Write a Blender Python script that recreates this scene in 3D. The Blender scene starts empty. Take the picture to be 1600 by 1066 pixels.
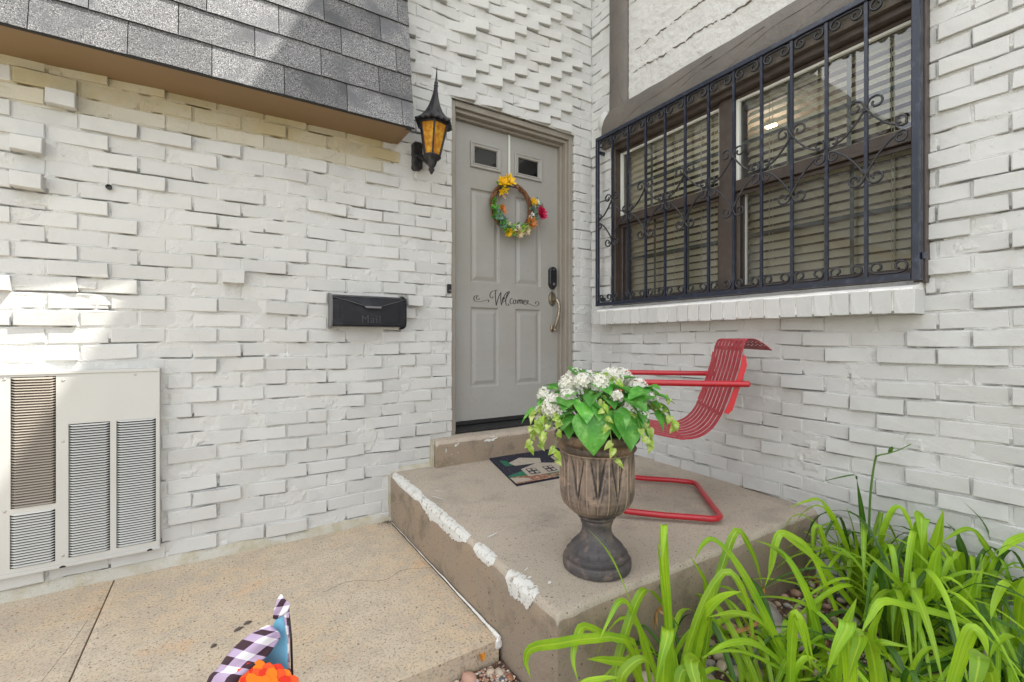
import bpy, bmesh, math, random
from math import sin, cos, pi, radians, sqrt, atan2
from mathutils import Vector, Matrix, noise
random.seed(7)
R = random.Random(11)
C = bpy.context.scene.collection
scene = bpy.context.scene

# ------------------------------------------------------------------ camera
CAM_YAW = radians(32.34)          # to the right of +Y
cam_d = bpy.data.cameras.new('camera')
cam = bpy.data.objects.new('camera', cam_d)
C.objects.link(cam)
cam.location = (0, 0, 1.05)
cam.rotation_euler = (radians(90), 0, -CAM_YAW)
cam_d.sensor_width = 36
cam_d.lens = 16.17
cam_d.shift_y = -0.0019
cam_d.clip_start = 0.02
cam_d.clip_end = 800
scene.camera = cam

# ------------------------------------------------------------------ sky
SUN = Vector((1.734, -1.0, 3.516)).normalized()
w = bpy.data.worlds.new('World')
scene.world = w
w.use_nodes = True
nt = w.node_tree
nt.nodes.clear()
out = nt.nodes.new('ShaderNodeOutputWorld')
bg = nt.nodes.new('ShaderNodeBackground')
bg.inputs['Strength'].default_value = 0.10
sky = nt.nodes.new('ShaderNodeTexSky')
sky.sky_type = 'NISHITA'
sky.sun_disc = False
sky.sun_elevation = math.asin(SUN.z)
sky.sun_rotation = atan2(SUN.x, SUN.y)
sky.air_density = 1.0
sky.dust_density = 1.6
tc = nt.nodes.new('ShaderNodeTexCoord')
cn = nt.nodes.new('ShaderNodeTexNoise')
cn.inputs['Scale'].default_value = 2.2
cn.inputs['Detail'].default_value = 7
cn.inputs['Roughness'].default_value = 0.55
cr = nt.nodes.new('ShaderNodeValToRGB')
cr.color_ramp.elements[0].position = 0.30
cr.color_ramp.elements[1].position = 0.55
cmix = nt.nodes.new('ShaderNodeMixRGB')
cmix.inputs['Color2'].default_value = (11.6, 11.8, 12.0, 1)
nt.links.new(tc.outputs['Generated'], cn.inputs['Vector'])
nt.links.new(cn.outputs['Fac'], cr.inputs['Fac'])
nt.links.new(cr.outputs['Color'], cmix.inputs['Fac'])
nt.links.new(sky.outputs['Color'], cmix.inputs['Color1'])
nt.links.new(cmix.outputs['Color'], bg.inputs['Color'])
nt.links.new(bg.outputs['Background'], out.inputs['Surface'])

# ------------------------------------------------------------------ sun
sun_d = bpy.data.lights.new('sun', 'SUN')
sun_d.energy = 5.0
sun_d.angle = radians(0.53)
sun_d.color = (1.0, 0.955, 0.88)
sun = bpy.data.objects.new('sun', sun_d)
C.objects.link(sun)
sun.rotation_euler = SUN.to_track_quat('Z', 'Y').to_euler()
sun.location = SUN * 20

scene.view_settings.view_transform = 'Standard'
scene.view_settings.look = 'None'
scene.view_settings.exposure = 1.04
scene.view_settings.gamma = 1.0
scene.view_settings.use_curve_mapping = False

# ------------------------------------------------------------------ helpers
class MB:
    def __init__(s):
        s.v = []; s.f = []; s.m = []; s.mi = 0
    def add(s, vs, fs, M=None):
        b = len(s.v)
        if M is not None:
            vs = [M @ Vector(p) for p in vs]
        s.v += [tuple(p) for p in vs]
        s.f += [tuple(i + b for i in q) for q in fs]
        s.m += [s.mi] * len(fs)
    def box(s, x0, x1, y0, y1, z0, z1, M=None):
        vs = [(x0,y0,z0),(x1,y0,z0),(x1,y1,z0),(x0,y1,z0),(x0,y0,z1),(x1,y0,z1),(x1,y1,z1),(x0,y1,z1)]
        s.add(vs, [(0,3,2,1),(4,5,6,7),(0,1,5,4),(1,2,6,5),(2,3,7,6),(3,0,4,7)], M)
    def tube(s, pts, r, n=8, cap=True, flat=1.0, closed=False):
        pts = [Vector(p) for p in pts]
        N = len(pts)
        rs = r if isinstance(r, (list, tuple)) else [r] * N
        b = len(s.v)
        up = None
        for i, p in enumerate(pts):
            if closed:
                t = (pts[(i+1) % N] - pts[i-1])
            else:
                t = pts[min(i+1, N-1)] - pts[max(i-1, 0)]
            if t.length < 1e-9: t = Vector((0,0,1))
            t.normalize()
            if up is None:
                a = Vector((0,0,1)) if abs(t.z) < .9 else Vector((1,0,0))
                up = (a - t * a.dot(t)).normalized()
            else:
                up = (up - t * up.dot(t))
                if up.length < 1e-6: up = t.orthogonal()
                up.normalize()
            sd = t.cross(up)
            for k in range(n):
                a = 2*pi*k/n
                s.v.append(tuple(p + (up*cos(a) + sd*sin(a)*flat) * rs[i]))
        segs = N if closed else N-1
        for i in range(segs):
            j = (i+1) % N
            for k in range(n):
                k2 = (k+1) % n
                s.f.append((b+i*n+k, b+i*n+k2, b+j*n+k2, b+j*n+k)); s.m.append(s.mi)
        if cap and not closed:
            s.f.append(tuple(b+k for k in range(n))[::-1]); s.m.append(s.mi)
            s.f.append(tuple(b+(N-1)*n+k for k in range(n))); s.m.append(s.mi)
    def lathe(s, prof, n=32, cx=0, cy=0, fn=None, M=None, cap=True):
        vs = []; fs = []
        for i, (r, z) in enumerate(prof):
            for k in range(n):
                a = 2*pi*k/n
                rr, zz = (r, z) if fn is None else fn(r, z, a)
                vs.append((cx + rr*cos(a), cy + rr*sin(a), zz))
        L = len(prof)
        for i in range(L-1):
            for k in range(n):
                k2 = (k+1) % n
                fs.append((i*n+k, i*n+k2, (i+1)*n+k2, (i+1)*n+k))
        if cap:
            fs.append(tuple(range(n))[::-1]); fs.append(tuple((L-1)*n+k for k in range(n)))
        s.add(vs, fs, M)
    def ball(s, c, r, n=8, m=6, sc=(1,1,1), M=None, jit=0, rnd=None):
        vs = [(c[0], c[1], c[2]-r*sc[2])]
        for i in range(1, m):
            ph = -pi/2 + pi*i/m
            for k in range(n):
                a = 2*pi*k/n
                q = 1 + (rnd.uniform(-jit, jit) if jit else 0)
                vs.append((c[0]+r*q*sc[0]*cos(ph)*cos(a), c[1]+r*q*sc[1]*cos(ph)*sin(a), c[2]+r*q*sc[2]*sin(ph)))
        vs.append((c[0], c[1], c[2]+r*sc[2]))
        fs = [(0, 1+(k+1)%n, 1+k) for k in range(n)]
        for i in range(m-2):
            for k in range(n):
                k2 = (k+1)%n
                fs.append((1+i*n+k, 1+i*n+k2, 1+(i+1)*n+k2, 1+(i+1)*n+k))
        T = len(vs)-1
        fs += [(1+(m-2)*n+k, 1+(m-2)*n+(k+1)%n, T) for k in range(n)]
        s.add(vs, fs, M)
    def mesh(s, name, mats, smooth=False):
        me = bpy.data.meshes.new(name)
        me.from_pydata(s.v, [], s.f)
        if not isinstance(mats, (list, tuple)): mats = [mats]
        for m in mats: me.materials.append(m)
        if len(mats) > 1: me.polygons.foreach_set('material_index', s.m)
        if smooth: me.polygons.foreach_set('use_smooth', [True]*len(me.polygons))
        me.update()
        return me
    def build(s, name, mats, parent=None, smooth=False, kind=None):
        o = bpy.data.objects.new(name, s.mesh(name, mats, smooth))
        C.objects.link(o)
        adopt(o, parent)
        if kind: o['kind'] = kind
        return o

def adopt(o, parent):
    if parent is not None:
        o.parent = parent
        b = parent
        L = Vector(b.get('base', (0,0,0)))
        o.matrix_parent_inverse = Matrix.Translation(-L) if b.type == 'EMPTY' else Matrix.Identity(4)
def thing(name, label, cat, loc=(0,0,0), group=None):
    o = bpy.data.objects.new(name, None)
    C.objects.link(o)
    o.location = loc
    o['base'] = list(loc)
    o.empty_display_size = .05
    o['label'] = label; o['category'] = cat
    if group: o['group'] = group
    return o
def tag(o, label, cat, group=None):
    o['label'] = label; o['category'] = cat
    if group: o['group'] = group
    return o
def struct(o):
    o['kind'] = 'structure'
    return o
def autosmooth(o, ang=35):
    me = o.data
    me.polygons.foreach_set('use_smooth', [True]*len(me.polygons))
    try:
        me.set_sharp_from_angle(angle=radians(ang))
    except Exception:
        pass
    return o
def bevel(o, w=.003, seg=2):
    m = o.modifiers.new('bevel', 'BEVEL'); m.width = w; m.segments = seg; m.limit_method = 'ANGLE'; m.angle_limit = radians(40)
    return o
def catmull(pts, n):
    pts = [Vector(p) for p in pts]
    P = [2*pts[0]-pts[1]] + pts + [2*pts[-1]-pts[-2]]
    o = []
    S = len(pts)-1
    for i in range(n+1):
        t = i/n*S
        k = min(int(t), S-1); t -= k
        a, b, c, d = P[k], P[k+1], P[k+2], P[k+3]
        o.append(0.5*((2*b) + (-a+c)*t + (2*a-5*b+4*c-d)*t*t + (-a+3*b-3*c+d)*t**3))
    return o

# ------------------------------------------------------------------ materials
def lin(c):
    return tuple(((v/255)/12.92 if v/255 <= .04045 else ((v/255+.055)/1.055)**2.4) for v in c)
def mat(name, col, rough=.6, metal=0, bump=None, var=None, spec=.5, obj_var=0, coords='Object', coat=0, trans=0, speck=None):
    """col linear rgb; bump=(scale,dist,strength); var=(scale, colour2, lo, hi); speck=(scale, colour, thresh)"""
    m = bpy.data.materials.new(name)
    m.use_nodes = True
    nt = m.node_tree; N = nt.nodes; L = nt.links
    b = N['Principled BSDF']
    b.inputs['Base Color'].default_value = (*col, 1)
    b.inputs['Roughness'].default_value = rough
    b.inputs['Metallic'].default_value = metal
    b.inputs['Specular IOR Level'].default_value = spec
    if coat: b.inputs['Coat Weight'].default_value = coat
    geo = N.new('ShaderNodeNewGeometry')
    vec = geo.outputs['Position']
    cur = None
    def colnode():
        r = N.new('ShaderNodeRGB'); r.outputs[0].default_value = (*col, 1); return r.outputs[0]
    vs = var if isinstance(var, list) else ([var] if var else [])
    for (sc, c2, lo, hi) in vs:
        if cur is None: cur = colnode()
        n = N.new('ShaderNodeTexNoise'); n.inputs['Scale'].default_value = sc; n.inputs['Detail'].default_value = 6
        n.inputs['Roughness'].default_value = .62
        L.new(vec, n.inputs['Vector'])
        r = N.new('ShaderNodeMapRange'); r.inputs['From Min'].default_value = lo; r.inputs['From Max'].default_value = hi
        L.new(n.outputs['Fac'], r.inputs['Value'])
        x = N.new('ShaderNodeMixRGB'); L.new(r.outputs[0], x.inputs['Fac']); L.new(cur, x.inputs['Color1'])
        x.inputs['Color2'].default_value = (*c2, 1); cur = x.outputs[0]
    sp = speck if isinstance(speck, list) else ([speck] if speck else [])
    for (sc, c2, th) in sp:
        if cur is None: cur = colnode()
        n = N.new('ShaderNodeTexVoronoi'); n.inputs['Scale'].default_value = sc
        L.new(vec, n.inputs['Vector'])
        wn = N.new('ShaderNodeSeparateColor'); L.new(n.outputs['Color'], wn.inputs[0])
        g = N.new('ShaderNodeMath'); g.operation = 'LESS_THAN'; g.inputs[1].default_value = th; L.new(wn.outputs[0], g.inputs[0])
        g2 = N.new('ShaderNodeMath'); g2.operation = 'LESS_THAN'; g2.inputs[1].default_value = .36; L.new(n.outputs['Distance'], g2.inputs[0])
        g3 = N.new('ShaderNodeMath'); g3.operation = 'MULTIPLY'; L.new(g.outputs[0], g3.inputs[0]); L.new(g2.outputs[0], g3.inputs[1])
        x = N.new('ShaderNodeMixRGB'); L.new(g3.outputs[0], x.inputs['Fac']); L.new(cur, x.inputs['Color1'])
        x.inputs['Color2'].default_value = (*c2, 1); cur = x.outputs[0]
    if obj_var:
        if cur is None: cur = colnode()
        oi = N.new('ShaderNodeObjectInfo')
        r = N.new('ShaderNodeMapRange'); r.inputs['To Min'].default_value = 1-obj_var; r.inputs['To Max'].default_value = 1+obj_var
        L.new(oi.outputs['Random'], r.inputs['Value'])
        h = N.new('ShaderNodeHueSaturation'); L.new(r.outputs[0], h.inputs['Value']); L.new(cur, h.inputs['Color']); cur = h.outputs[0]
    if cur is not None: L.new(cur, b.inputs['Base Color'])
    if bump:
        bl = bump if isinstance(bump, list) else [bump]
        prev = None
        for (sc, dist, st) in bl:
            n = N.new('ShaderNodeTexNoise'); n.inputs['Scale'].default_value = sc; n.inputs['Detail'].default_value = 5
            n.inputs['Roughness'].default_value = .65
            L.new(vec, n.inputs['Vector'])
            bp = N.new('ShaderNodeBump'); bp.inputs['Distance'].default_value = dist; bp.inputs['Strength'].default_value = st
            L.new(n.outputs['Fac'], bp.inputs['Height'])
            if prev: L.new(prev, bp.inputs['Normal'])
            prev = bp.outputs[0]
        L.new(prev, b.inputs['Normal'])
    if trans:
        t = N.new('ShaderNodeBsdfTranslucent')
        if cur is not None: L.new(cur, t.inputs['Color'])
        else: t.inputs['Color'].default_value = (*col, 1)
        mx = N.new('ShaderNodeMixShader'); mx.inputs[0].default_value = trans
        o = N['Material Output']
        L.new(b.outputs[0], mx.inputs[1]); L.new(t.outputs[0], mx.inputs[2]); L.new(mx.outputs[0], o.inputs['Surface'])
    return m

M = {}
M['brick'] = mat('painted_brick', (.555,.558,.545), .62, bump=[(26,.006,.35),(210,.0016,.75)], var=[(1.1,(.53,.525,.495),.45,.7),(7,(.52,.52,.505),.5,.62),(75,(.42,.41,.375),.62,.80),(24,(.40,.385,.33),.70,.80)], obj_var=.05)
M['brick_old'] = mat('yellowed_painted_brick', (.42,.36,.215), .62, bump=[(26,.006,.35),(210,.0016,.75)], var=[(5,(.46,.42,.31),.42,.6),(60,(.28,.24,.15),.60,.78)], obj_var=.08)  # tan light bounced off the soffit, painted into the top brick courses
M['mortar'] = mat('painted_mortar', (.59,.592,.575), .75, bump=[(45,.010,.6),(190,.003,.8)], var=[(7,(.57,.567,.54),.45,.66),(60,(.26,.24,.2),.66,.75)])
M['mortar_mid'] = mat('cream_painted_mortar', (.52,.49,.40), .75, bump=[(45,.010,.6),(190,.003,.8)], var=[(7,(.54,.52,.44),.45,.66),(80,(.28,.25,.18),.66,.78)])  # weaker soffit bounce tinted into the mortar below the top courses
M['brick_mid'] = mat('cream_painted_brick', (.49,.46,.37), .62, bump=[(26,.006,.35),(210,.0016,.75)], var=[(4,(.52,.50,.43),.42,.62),(60,(.38,.35,.26),.60,.78)], obj_var=.05)  # paler step of the painted soffit bounce, for the next course down
M['mortar_old'] = mat('yellowed_painted_mortar', (.46,.41,.29), .75, bump=[(45,.010,.6),(190,.003,.8)], var=[(7,(.50,.45,.32),.45,.66),(80,(.30,.26,.18),.66,.78)])  # soffit bounce light tinted into the mortar of the top courses
M['fillet'] = mat('stained_mortar', (.53,.51,.45), .8, bump=[(40,.01,.6),(160,.003,.8)], var=[(9,(.45,.41,.30),.44,.6),(30,(.30,.28,.22),.60,.75)])
M['stucco'] = mat('painted_stucco', (.585,.583,.56), .7, bump=[(22,.014,.8),(90,.006,.9)], var=[(6,(.55,.545,.52),.45,.65)])
M['crack'] = mat('stucco_crack', (.12,.10,.085), .9, bump=(120,.003,.6))
M['timber'] = mat('taupe_painted_timber', lin((94,89,83)), .55, bump=[(9,.02,.5),(60,.003,.4)], var=[(5,lin((104,98,91)),.4,.65)])
M['shingle'] = mat('asphalt_shingle', (.175,.175,.18), .85, bump=[(300,.004,1.0)], var=[(260,(.50,.50,.49),.51,.61),(230,(.022,.023,.03),.50,.60),(5,(.115,.117,.125),.50,.66)], obj_var=.27)
M['soffit'] = mat('tan_painted_soffit', lin((130,107,77)), .6, bump=(30,.003,.2), var=(3,lin((134,110,80)),.4,.65))
M['underlay'] = mat('roof_underlay', (.03,.03,.03), .9)
M['walk'] = mat('walkway_concrete', (.57,.485,.37), .85, bump=[(180,.003,.8),(14,.006,.3)],
    var=[(1.6,(.60,.46,.31),.42,.60),(3.5,(.60,.36,.19),.58,.74),(5.5,(.46,.39,.31),.50,.70),(13,(.50,.42,.32),.48,.60),(110,(.30,.245,.185),.50,.66),(150,(.66,.58,.48),.58,.72)], speck=[(150,(.15,.11,.085),.05),(85,(.20,.15,.11),.022),(70,(.60,.40,.30),.02)])
M['slab'] = mat('porch_concrete', (.41,.35,.28), .85, bump=[(190,.003,.8),(12,.006,.3)],
    var=[(1.8,(.47,.40,.325),.40,.64),(4.5,(.31,.27,.225),.52,.72),(160,(.22,.185,.15),.54,.70),(200,(.56,.50,.43),.60,.72)], speck=[(160,(.13,.10,.085),.045),(90,(.15,.12,.1),.012)])
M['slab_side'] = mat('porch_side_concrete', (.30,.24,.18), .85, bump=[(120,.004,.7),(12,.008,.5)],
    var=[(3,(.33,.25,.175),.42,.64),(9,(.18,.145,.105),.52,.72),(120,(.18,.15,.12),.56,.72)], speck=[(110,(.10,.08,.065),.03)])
M['joint'] = mat('dark_joint', (.13,.085,.05), .95)
M['paintchip'] = mat('flaking_white_paint', (.78,.77,.74), .6, bump=(90,.003,.6), var=(80,(.42,.38,.33),.60,.68))
def flake_mat():
    m = mat('thin_flaking_paint', (.66,.655,.62), .6, bump=(110,.0006,.5), var=(90,(.40,.36,.31),.58,.66))
    nt = m.node_tree; N = nt.nodes; L = nt.links
    g = N.new('ShaderNodeNewGeometry'); n = N.new('ShaderNodeTexNoise'); n.inputs['Scale'].default_value = 42; n.inputs['Detail'].default_value = 8; n.inputs['Roughness'].default_value = .75
    L.new(g.outputs['Position'], n.inputs['Vector'])
    c = N.new('ShaderNodeMath'); c.operation = 'GREATER_THAN'; c.inputs[1].default_value = .42; L.new(n.outputs['Fac'], c.inputs[0])
    L.new(c.outputs[0], N['Principled BSDF'].inputs['Alpha'])
    return m
M['flake'] = flake_mat()
M['gravel_bed'] = mat('gravel_soil', (.12,.075,.05), .95, bump=[(60,.02,1),(200,.005,1)], var=[(60,(.26,.15,.09),.45,.6),(110,(.05,.035,.03),.5,.65)])
M['earth'] = mat('ground_far', (.33,.30,.25), .95, bump=(8,.02,.4), var=(1.5,(.26,.25,.18),.4,.6))
M['dark'] = mat('dark_backing', (.02,.02,.02), .9)
M['white'] = mat('off_white_enamel', (.53,.53,.505), .38, bump=(60,.0006,.3), var=(3,(.50,.497,.47),.4,.65))
M['louvre'] = mat('tan_louvre', (.33,.29,.24), .5)
M['screw'] = mat('steel_screw', (.45,.45,.43), .4, metal=.8)
M['filter'] = mat('brown_filter_coil', (.20,.165,.13), .8, var=(8,(.14,.11,.09),.4,.6))
M['door'] = mat('greige_door_paint', lin((160,159,155)), .42, bump=(140,.0005,.25), var=[(1.5,lin((155,152,145)),.4,.6),(40,lin((148,145,138)),.6,.75)])
M['trim'] = mat('taupe_door_trim', lin((148,142,133)), .45, bump=(90,.0008,.25), var=(4,lin((142,134,122)),.4,.65))
M['blackrub'] = mat('black_threshold', (.012,.012,.013), .45, var=(90,(.07,.07,.075),.56,.7))
M['decal'] = mat('dark_vinyl_lettering', (.045,.04,.036), .5)
M['nickel'] = mat('antique_nickel', (.40,.34,.26), .32, metal=1.0, var=(30,(.24,.20,.15),.4,.65))
M['black'] = mat('black_plastic', (.012,.012,.014), .3)
M['blackmetal'] = mat('black_cast_metal', (.022,.022,.025), .45, metal=.3, bump=(60,.002,.4), var=(20,(.06,.058,.056),.52,.7))
M['mailbox'] = mat('black_mailbox_paint', (.008,.009,.013), .42, spec=.3, bump=(80,.0012,.3), var=(14,(.022,.025,.032),.52,.7))
M['mailedge'] = mat('worn_mailbox_edge', (.13,.13,.13), .45)
M['grille'] = mat('navy_black_wrought_iron', (.010,.014,.030), .38, bump=(90,.0012,.4), var=(26,(.045,.056,.085),.54,.70), coat=.2)
M['scroll'] = mat('black_wrought_iron_scroll', (.02,.021,.026), .42, bump=(90,.001,.4), var=(26,(.05,.05,.06),.5,.68))
M['frame'] = mat('brown_window_frame', (.062,.045,.036), .45, bump=(40,.001,.2), var=(12,(.085,.065,.054),.45,.65))
M['vinyl'] = mat('white_vinyl', (.68,.69,.64), .4)
M['slat'] = mat('cream_blind_slat', (.95,.93,.80), .45, trans=.3)
M['cord'] = mat('blind_cord', (.6,.6,.52), .7)
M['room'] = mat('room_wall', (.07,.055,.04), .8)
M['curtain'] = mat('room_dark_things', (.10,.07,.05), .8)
M['amber'] = mat('amber_glass', (.75,.30,.02), .12, bump=[(38,.02,.9)], var=[(32,(.95,.58,.06),.45,.62),(24,(.42,.13,.008),.54,.7)], trans=.45)
M['red'] = mat('red_enamel', (.44,.011,.022), .30, bump=(60,.0012,.4), var=[(9,(.40,.02,.03),.48,.64),(60,(.30,.01,.016),.56,.7),(70,(.10,.035,.025),.66,.70)], coat=.2)
M['redworn'] = mat('faded_red_enamel', (.36,.018,.034), .48, bump=(60,.001,.3), var=[(22,(.42,.05,.065),.45,.65),(140,(.10,.03,.025),.68,.73)])
M['redbright'] = mat('bright_red_enamel', (.50,.010,.022), .3)
def blade_mat(name, c0, c1, c2, tr, ov):
    """strap leaf: lengthwise veins, pale midrib, duller streaks and a few browned tips, all on the leaf's own UVs"""
    m = mat(name, c0, .36, trans=tr, obj_var=ov, var=(5, c1, .44, .68))
    nt = m.node_tree; N = nt.nodes; L = nt.links; b = N['Principled BSDF']
    src = b.inputs['Base Color'].links[0].from_socket; tl = [n for n in N if n.type == 'BSDF_TRANSLUCENT'][0]
    uv = N.new('ShaderNodeUVMap'); mp_ = N.new('ShaderNodeMapping'); mp_.inputs['Scale'].default_value = (16, 1.1, 1); L.new(uv.outputs[0], mp_.inputs[0])
    oi = N.new('ShaderNodeObjectInfo'); cb = N.new('ShaderNodeVectorMath'); cb.operation = 'ADD'; L.new(mp_.outputs[0], cb.inputs[0]); L.new(oi.outputs['Random'], cb.inputs[1])
    n = N.new('ShaderNodeTexNoise'); n.inputs['Scale'].default_value = 1.0; n.inputs['Detail'].default_value = 4; L.new(cb.outputs[0], n.inputs['Vector'])
    r = N.new('ShaderNodeMapRange'); r.inputs['From Min'].default_value = .48; r.inputs['From Max'].default_value = .66; L.new(n.outputs['Fac'], r.inputs['Value'])
    x = N.new('ShaderNodeMixRGB'); L.new(r.outputs[0], x.inputs['Fac']); L.new(src, x.inputs['Color1']); x.inputs['Color2'].default_value = (*c1, 1)
    sp = N.new('ShaderNodeSeparateXYZ'); L.new(uv.outputs[0], sp.inputs[0])
    a = N.new('ShaderNodeMath'); a.operation = 'SUBTRACT'; L.new(sp.outputs[0], a.inputs[0]); a.inputs[1].default_value = .5
    ab = N.new('ShaderNodeMath'); ab.operation = 'ABSOLUTE'; L.new(a.outputs[0], ab.inputs[0])
    rr_ = N.new('ShaderNodeMapRange'); rr_.inputs['From Min'].default_value = .10; rr_.inputs['From Max'].default_value = .02; rr_.inputs['To Max'].default_value = .7; L.new(ab.outputs[0], rr_.inputs['Value'])
    x2 = N.new('ShaderNodeMixRGB'); L.new(rr_.outputs[0], x2.inputs['Fac']); L.new(x.outputs[0], x2.inputs['Color1']); x2.inputs['Color2'].default_value = (*c2, 1)
    # browned tip on some leaves
    tn = N.new('ShaderNodeMath'); tn.operation = 'MULTIPLY_ADD'; L.new(n.outputs['Fac'], tn.inputs[0]); tn.inputs[1].default_value = .25; L.new(sp.outputs[1], tn.inputs[2])
    tr_ = N.new('ShaderNodeMapRange'); tr_.inputs['From Min'].default_value = 1.09; tr_.inputs['From Max'].default_value = 1.14; L.new(tn.outputs[0], tr_.inputs['Value'])
    rn = N.new('ShaderNodeMath'); rn.operation = 'GREATER_THAN'; L.new(oi.outputs['Random'], rn.inputs[0]); rn.inputs[1].default_value = .55
    ml = N.new('ShaderNodeMath'); ml.operation = 'MULTIPLY'; L.new(tr_.outputs[0], ml.inputs[0]); L.new(rn.outputs[0], ml.inputs[1])
    x3 = N.new('ShaderNodeMixRGB'); L.new(ml.outputs[0], x3.inputs['Fac']); L.new(x2.outputs[0], x3.inputs['Color1']); x3.inputs['Color2'].default_value = (.30,.19,.07,1)
    L.new(x3.outputs[0], b.inputs['Base Color']); L.new(x3.outputs[0], tl.inputs['Color'])
    bp = N.new('ShaderNodeBump'); bp.inputs['Distance'].default_value = .0012; bp.inputs['Strength'].default_value = .6; L.new(n.outputs['Fac'], bp.inputs['Height']); L.new(bp.outputs[0], b.inputs['Normal'])
    return m
M['leaf'] = blade_mat('daylily_leaf', (.36,.57,.020), (.19,.39,.018), (.46,.64,.05), .40, .25)
M['leafdark'] = blade_mat('daylily_leaf_dark', (.065,.165,.018), (.045,.12,.014), (.12,.24,.03), .3, .25)
M['stalk'] = mat('flower_stalk', (.075,.16,.02), .5)
M['dry'] = mat('withered_leaf', (.40,.22,.07), .8, var=(40,(.24,.12,.04),.45,.6))
M['bigleaf'] = mat('hydrangea_leaf', (.12,.40,.05), .38, bump=[(50,.003,.5),(160,.001,.5)], var=[(14,(.06,.27,.03),.40,.60),(34,(.24,.52,.12),.52,.68),(90,(.05,.2,.03),.58,.7)], obj_var=.24, trans=.25)
M['vineleaf'] = mat('variegated_vine_leaf', (.30,.46,.04), .4, var=[(45,(.55,.62,.22),.45,.6),(30,(.20,.34,.03),.52,.66)], obj_var=.2, trans=.3)
M['petalwhite'] = mat('white_petal', (.80,.78,.72), .6, var=(60,(.70,.66,.55),.52,.7), trans=.25)
M['floretbase'] = mat('cream_floret_base', (.62,.62,.46), .7)
M['stem'] = mat('green_stem', (.14,.24,.04), .6)
def urn_material():
    m = mat('weathered_urn', (.20,.15,.115), .55, bump=[(30,.006,.5),(140,.003,.7)], var=[(9,(.055,.045,.042),.44,.60),(16,(.34,.24,.18),.55,.70),(60,(.03,.026,.026),.58,.72)])
    nt = m.node_tree; N = nt.nodes; L = nt.links
    b = N['Principled BSDF']; src = b.inputs['Base Color'].links[0].from_socket
    g = N.new('ShaderNodeNewGeometry')
    r = N.new('ShaderNodeMapRange'); r.inputs['From Min'].default_value = .50; r.inputs['From Max'].default_value = .56
    L.new(g.outputs['Pointiness'], r.inputs['Value'])
    x = N.new('ShaderNodeMixRGB'); L.new(r.outputs[0], x.inputs['Fac']); L.new(src, x.inputs['Color1']); x.inputs['Color2'].default_value = (.40,.29,.21,1)
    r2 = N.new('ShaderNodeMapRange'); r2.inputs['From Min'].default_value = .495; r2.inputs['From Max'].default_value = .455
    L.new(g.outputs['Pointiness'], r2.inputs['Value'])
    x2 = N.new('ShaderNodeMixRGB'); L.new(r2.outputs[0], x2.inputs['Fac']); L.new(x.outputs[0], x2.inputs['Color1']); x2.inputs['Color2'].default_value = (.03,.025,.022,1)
    L.new(x2.outputs[0], b.inputs['Base Color'])
    return m
M['urn'] = urn_material()
M['urnfoot'] = mat('blackened_urn_foot', (.062,.056,.058), .55, bump=[(30,.006,.5),(140,.003,.7)], var=[(9,(.10,.085,.08),.46,.62),(16,(.20,.15,.12),.54,.70),(60,(.02,.02,.022),.58,.72)])
M['urnrim'] = mat('dark_bronze_urn_rim', (.07,.05,.036), .45, bump=[(30,.006,.5),(120,.003,.6)], var=[(14,(.20,.125,.07),.46,.62),(50,(.02,.018,.017),.55,.7)])
M['soil'] = mat('potting_soil', (.03,.022,.015), .95)
def glass(name, ior, tint=(1,1,1), rough=.0, bump=True):
    m = bpy.data.materials.new(name); m.use_nodes = True
    nt = m.node_tree; N = nt.nodes; L = nt.links; N.clear()
    o = N.new('ShaderNodeOutputMaterial'); t = N.new('ShaderNodeBsdfTransparent'); t.inputs[0].default_value = (*tint, 1)
    g = N.new('ShaderNodeBsdfGlossy'); g.inputs['Roughness'].default_value = rough
    fr = N.new('ShaderNodeFresnel'); fr.inputs['IOR'].default_value = ior
    mx = N.new('ShaderNodeMixShader')
    if bump:
        geo = N.new('ShaderNodeNewGeometry'); n = N.new('ShaderNodeTexNoise'); n.inputs['Scale'].default_value = 3
        L.new(geo.outputs['Position'], n.inputs['Vector'])
        bp = N.new('ShaderNodeBump'); bp.inputs['Distance'].default_value = .002; bp.inputs['Strength'].default_value = .25
        L.new(n.outputs['Fac'], bp.inputs['Height']); L.new(bp.outputs[0], g.inputs['Normal'])
    L.new(fr.outputs[0], mx.inputs[0]); L.new(t.outputs[0], mx.inputs[1]); L.new(g.outputs[0], mx.inputs[2]); L.new(mx.outputs[0], o.inputs['Surface'])
    return m
M['glass'] = glass('window_glass', 2.2, (.98,1.0,.985))
M['lite'] = glass('door_lite_glass', 1.8, (.25,.27,.27))
def screen_mat():
    m = bpy.data.materials.new('insect_screen'); m.use_nodes = True
    nt = m.node_tree; N = nt.nodes; L = nt.links; N.clear()
    o = N.new('ShaderNodeOutputMaterial'); t = N.new('ShaderNodeBsdfTransparent')
    d = N.new('ShaderNodeBsdfDiffuse'); d.inputs[0].default_value = (.07,.065,.06,1)
    mx = N.new('ShaderNodeMixShader'); mx.inputs[0].default_value = .24
    L.new(t.outputs[0], mx.inputs[1]); L.new(d.outputs[0], mx.inputs[2]); L.new(mx.outputs[0], o.inputs['Surface'])
    return m
M['screen'] = screen_mat()
def emis(name, col, s):
    m = bpy.data.materials.new(name); m.use_nodes = True
    b = m.node_tree.nodes['Principled BSDF']; b.inputs['Emission Color'].default_value = (*col,1); b.inputs['Emission Strength'].default_value = s
    b.inputs['Base Color'].default_value = (*col,1)
    return m
M['lampglow'] = emis('lit_ceiling_lamp', (1,.86,.55), 3)
# ================================================================== GROUND
mb = MB()
mb.box(-60, 60, -60, 40, -.35, -.13)
struct(mb.build('ground', M['earth']))
def slabz(y): return .238 + .024*(y-1.07)

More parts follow.
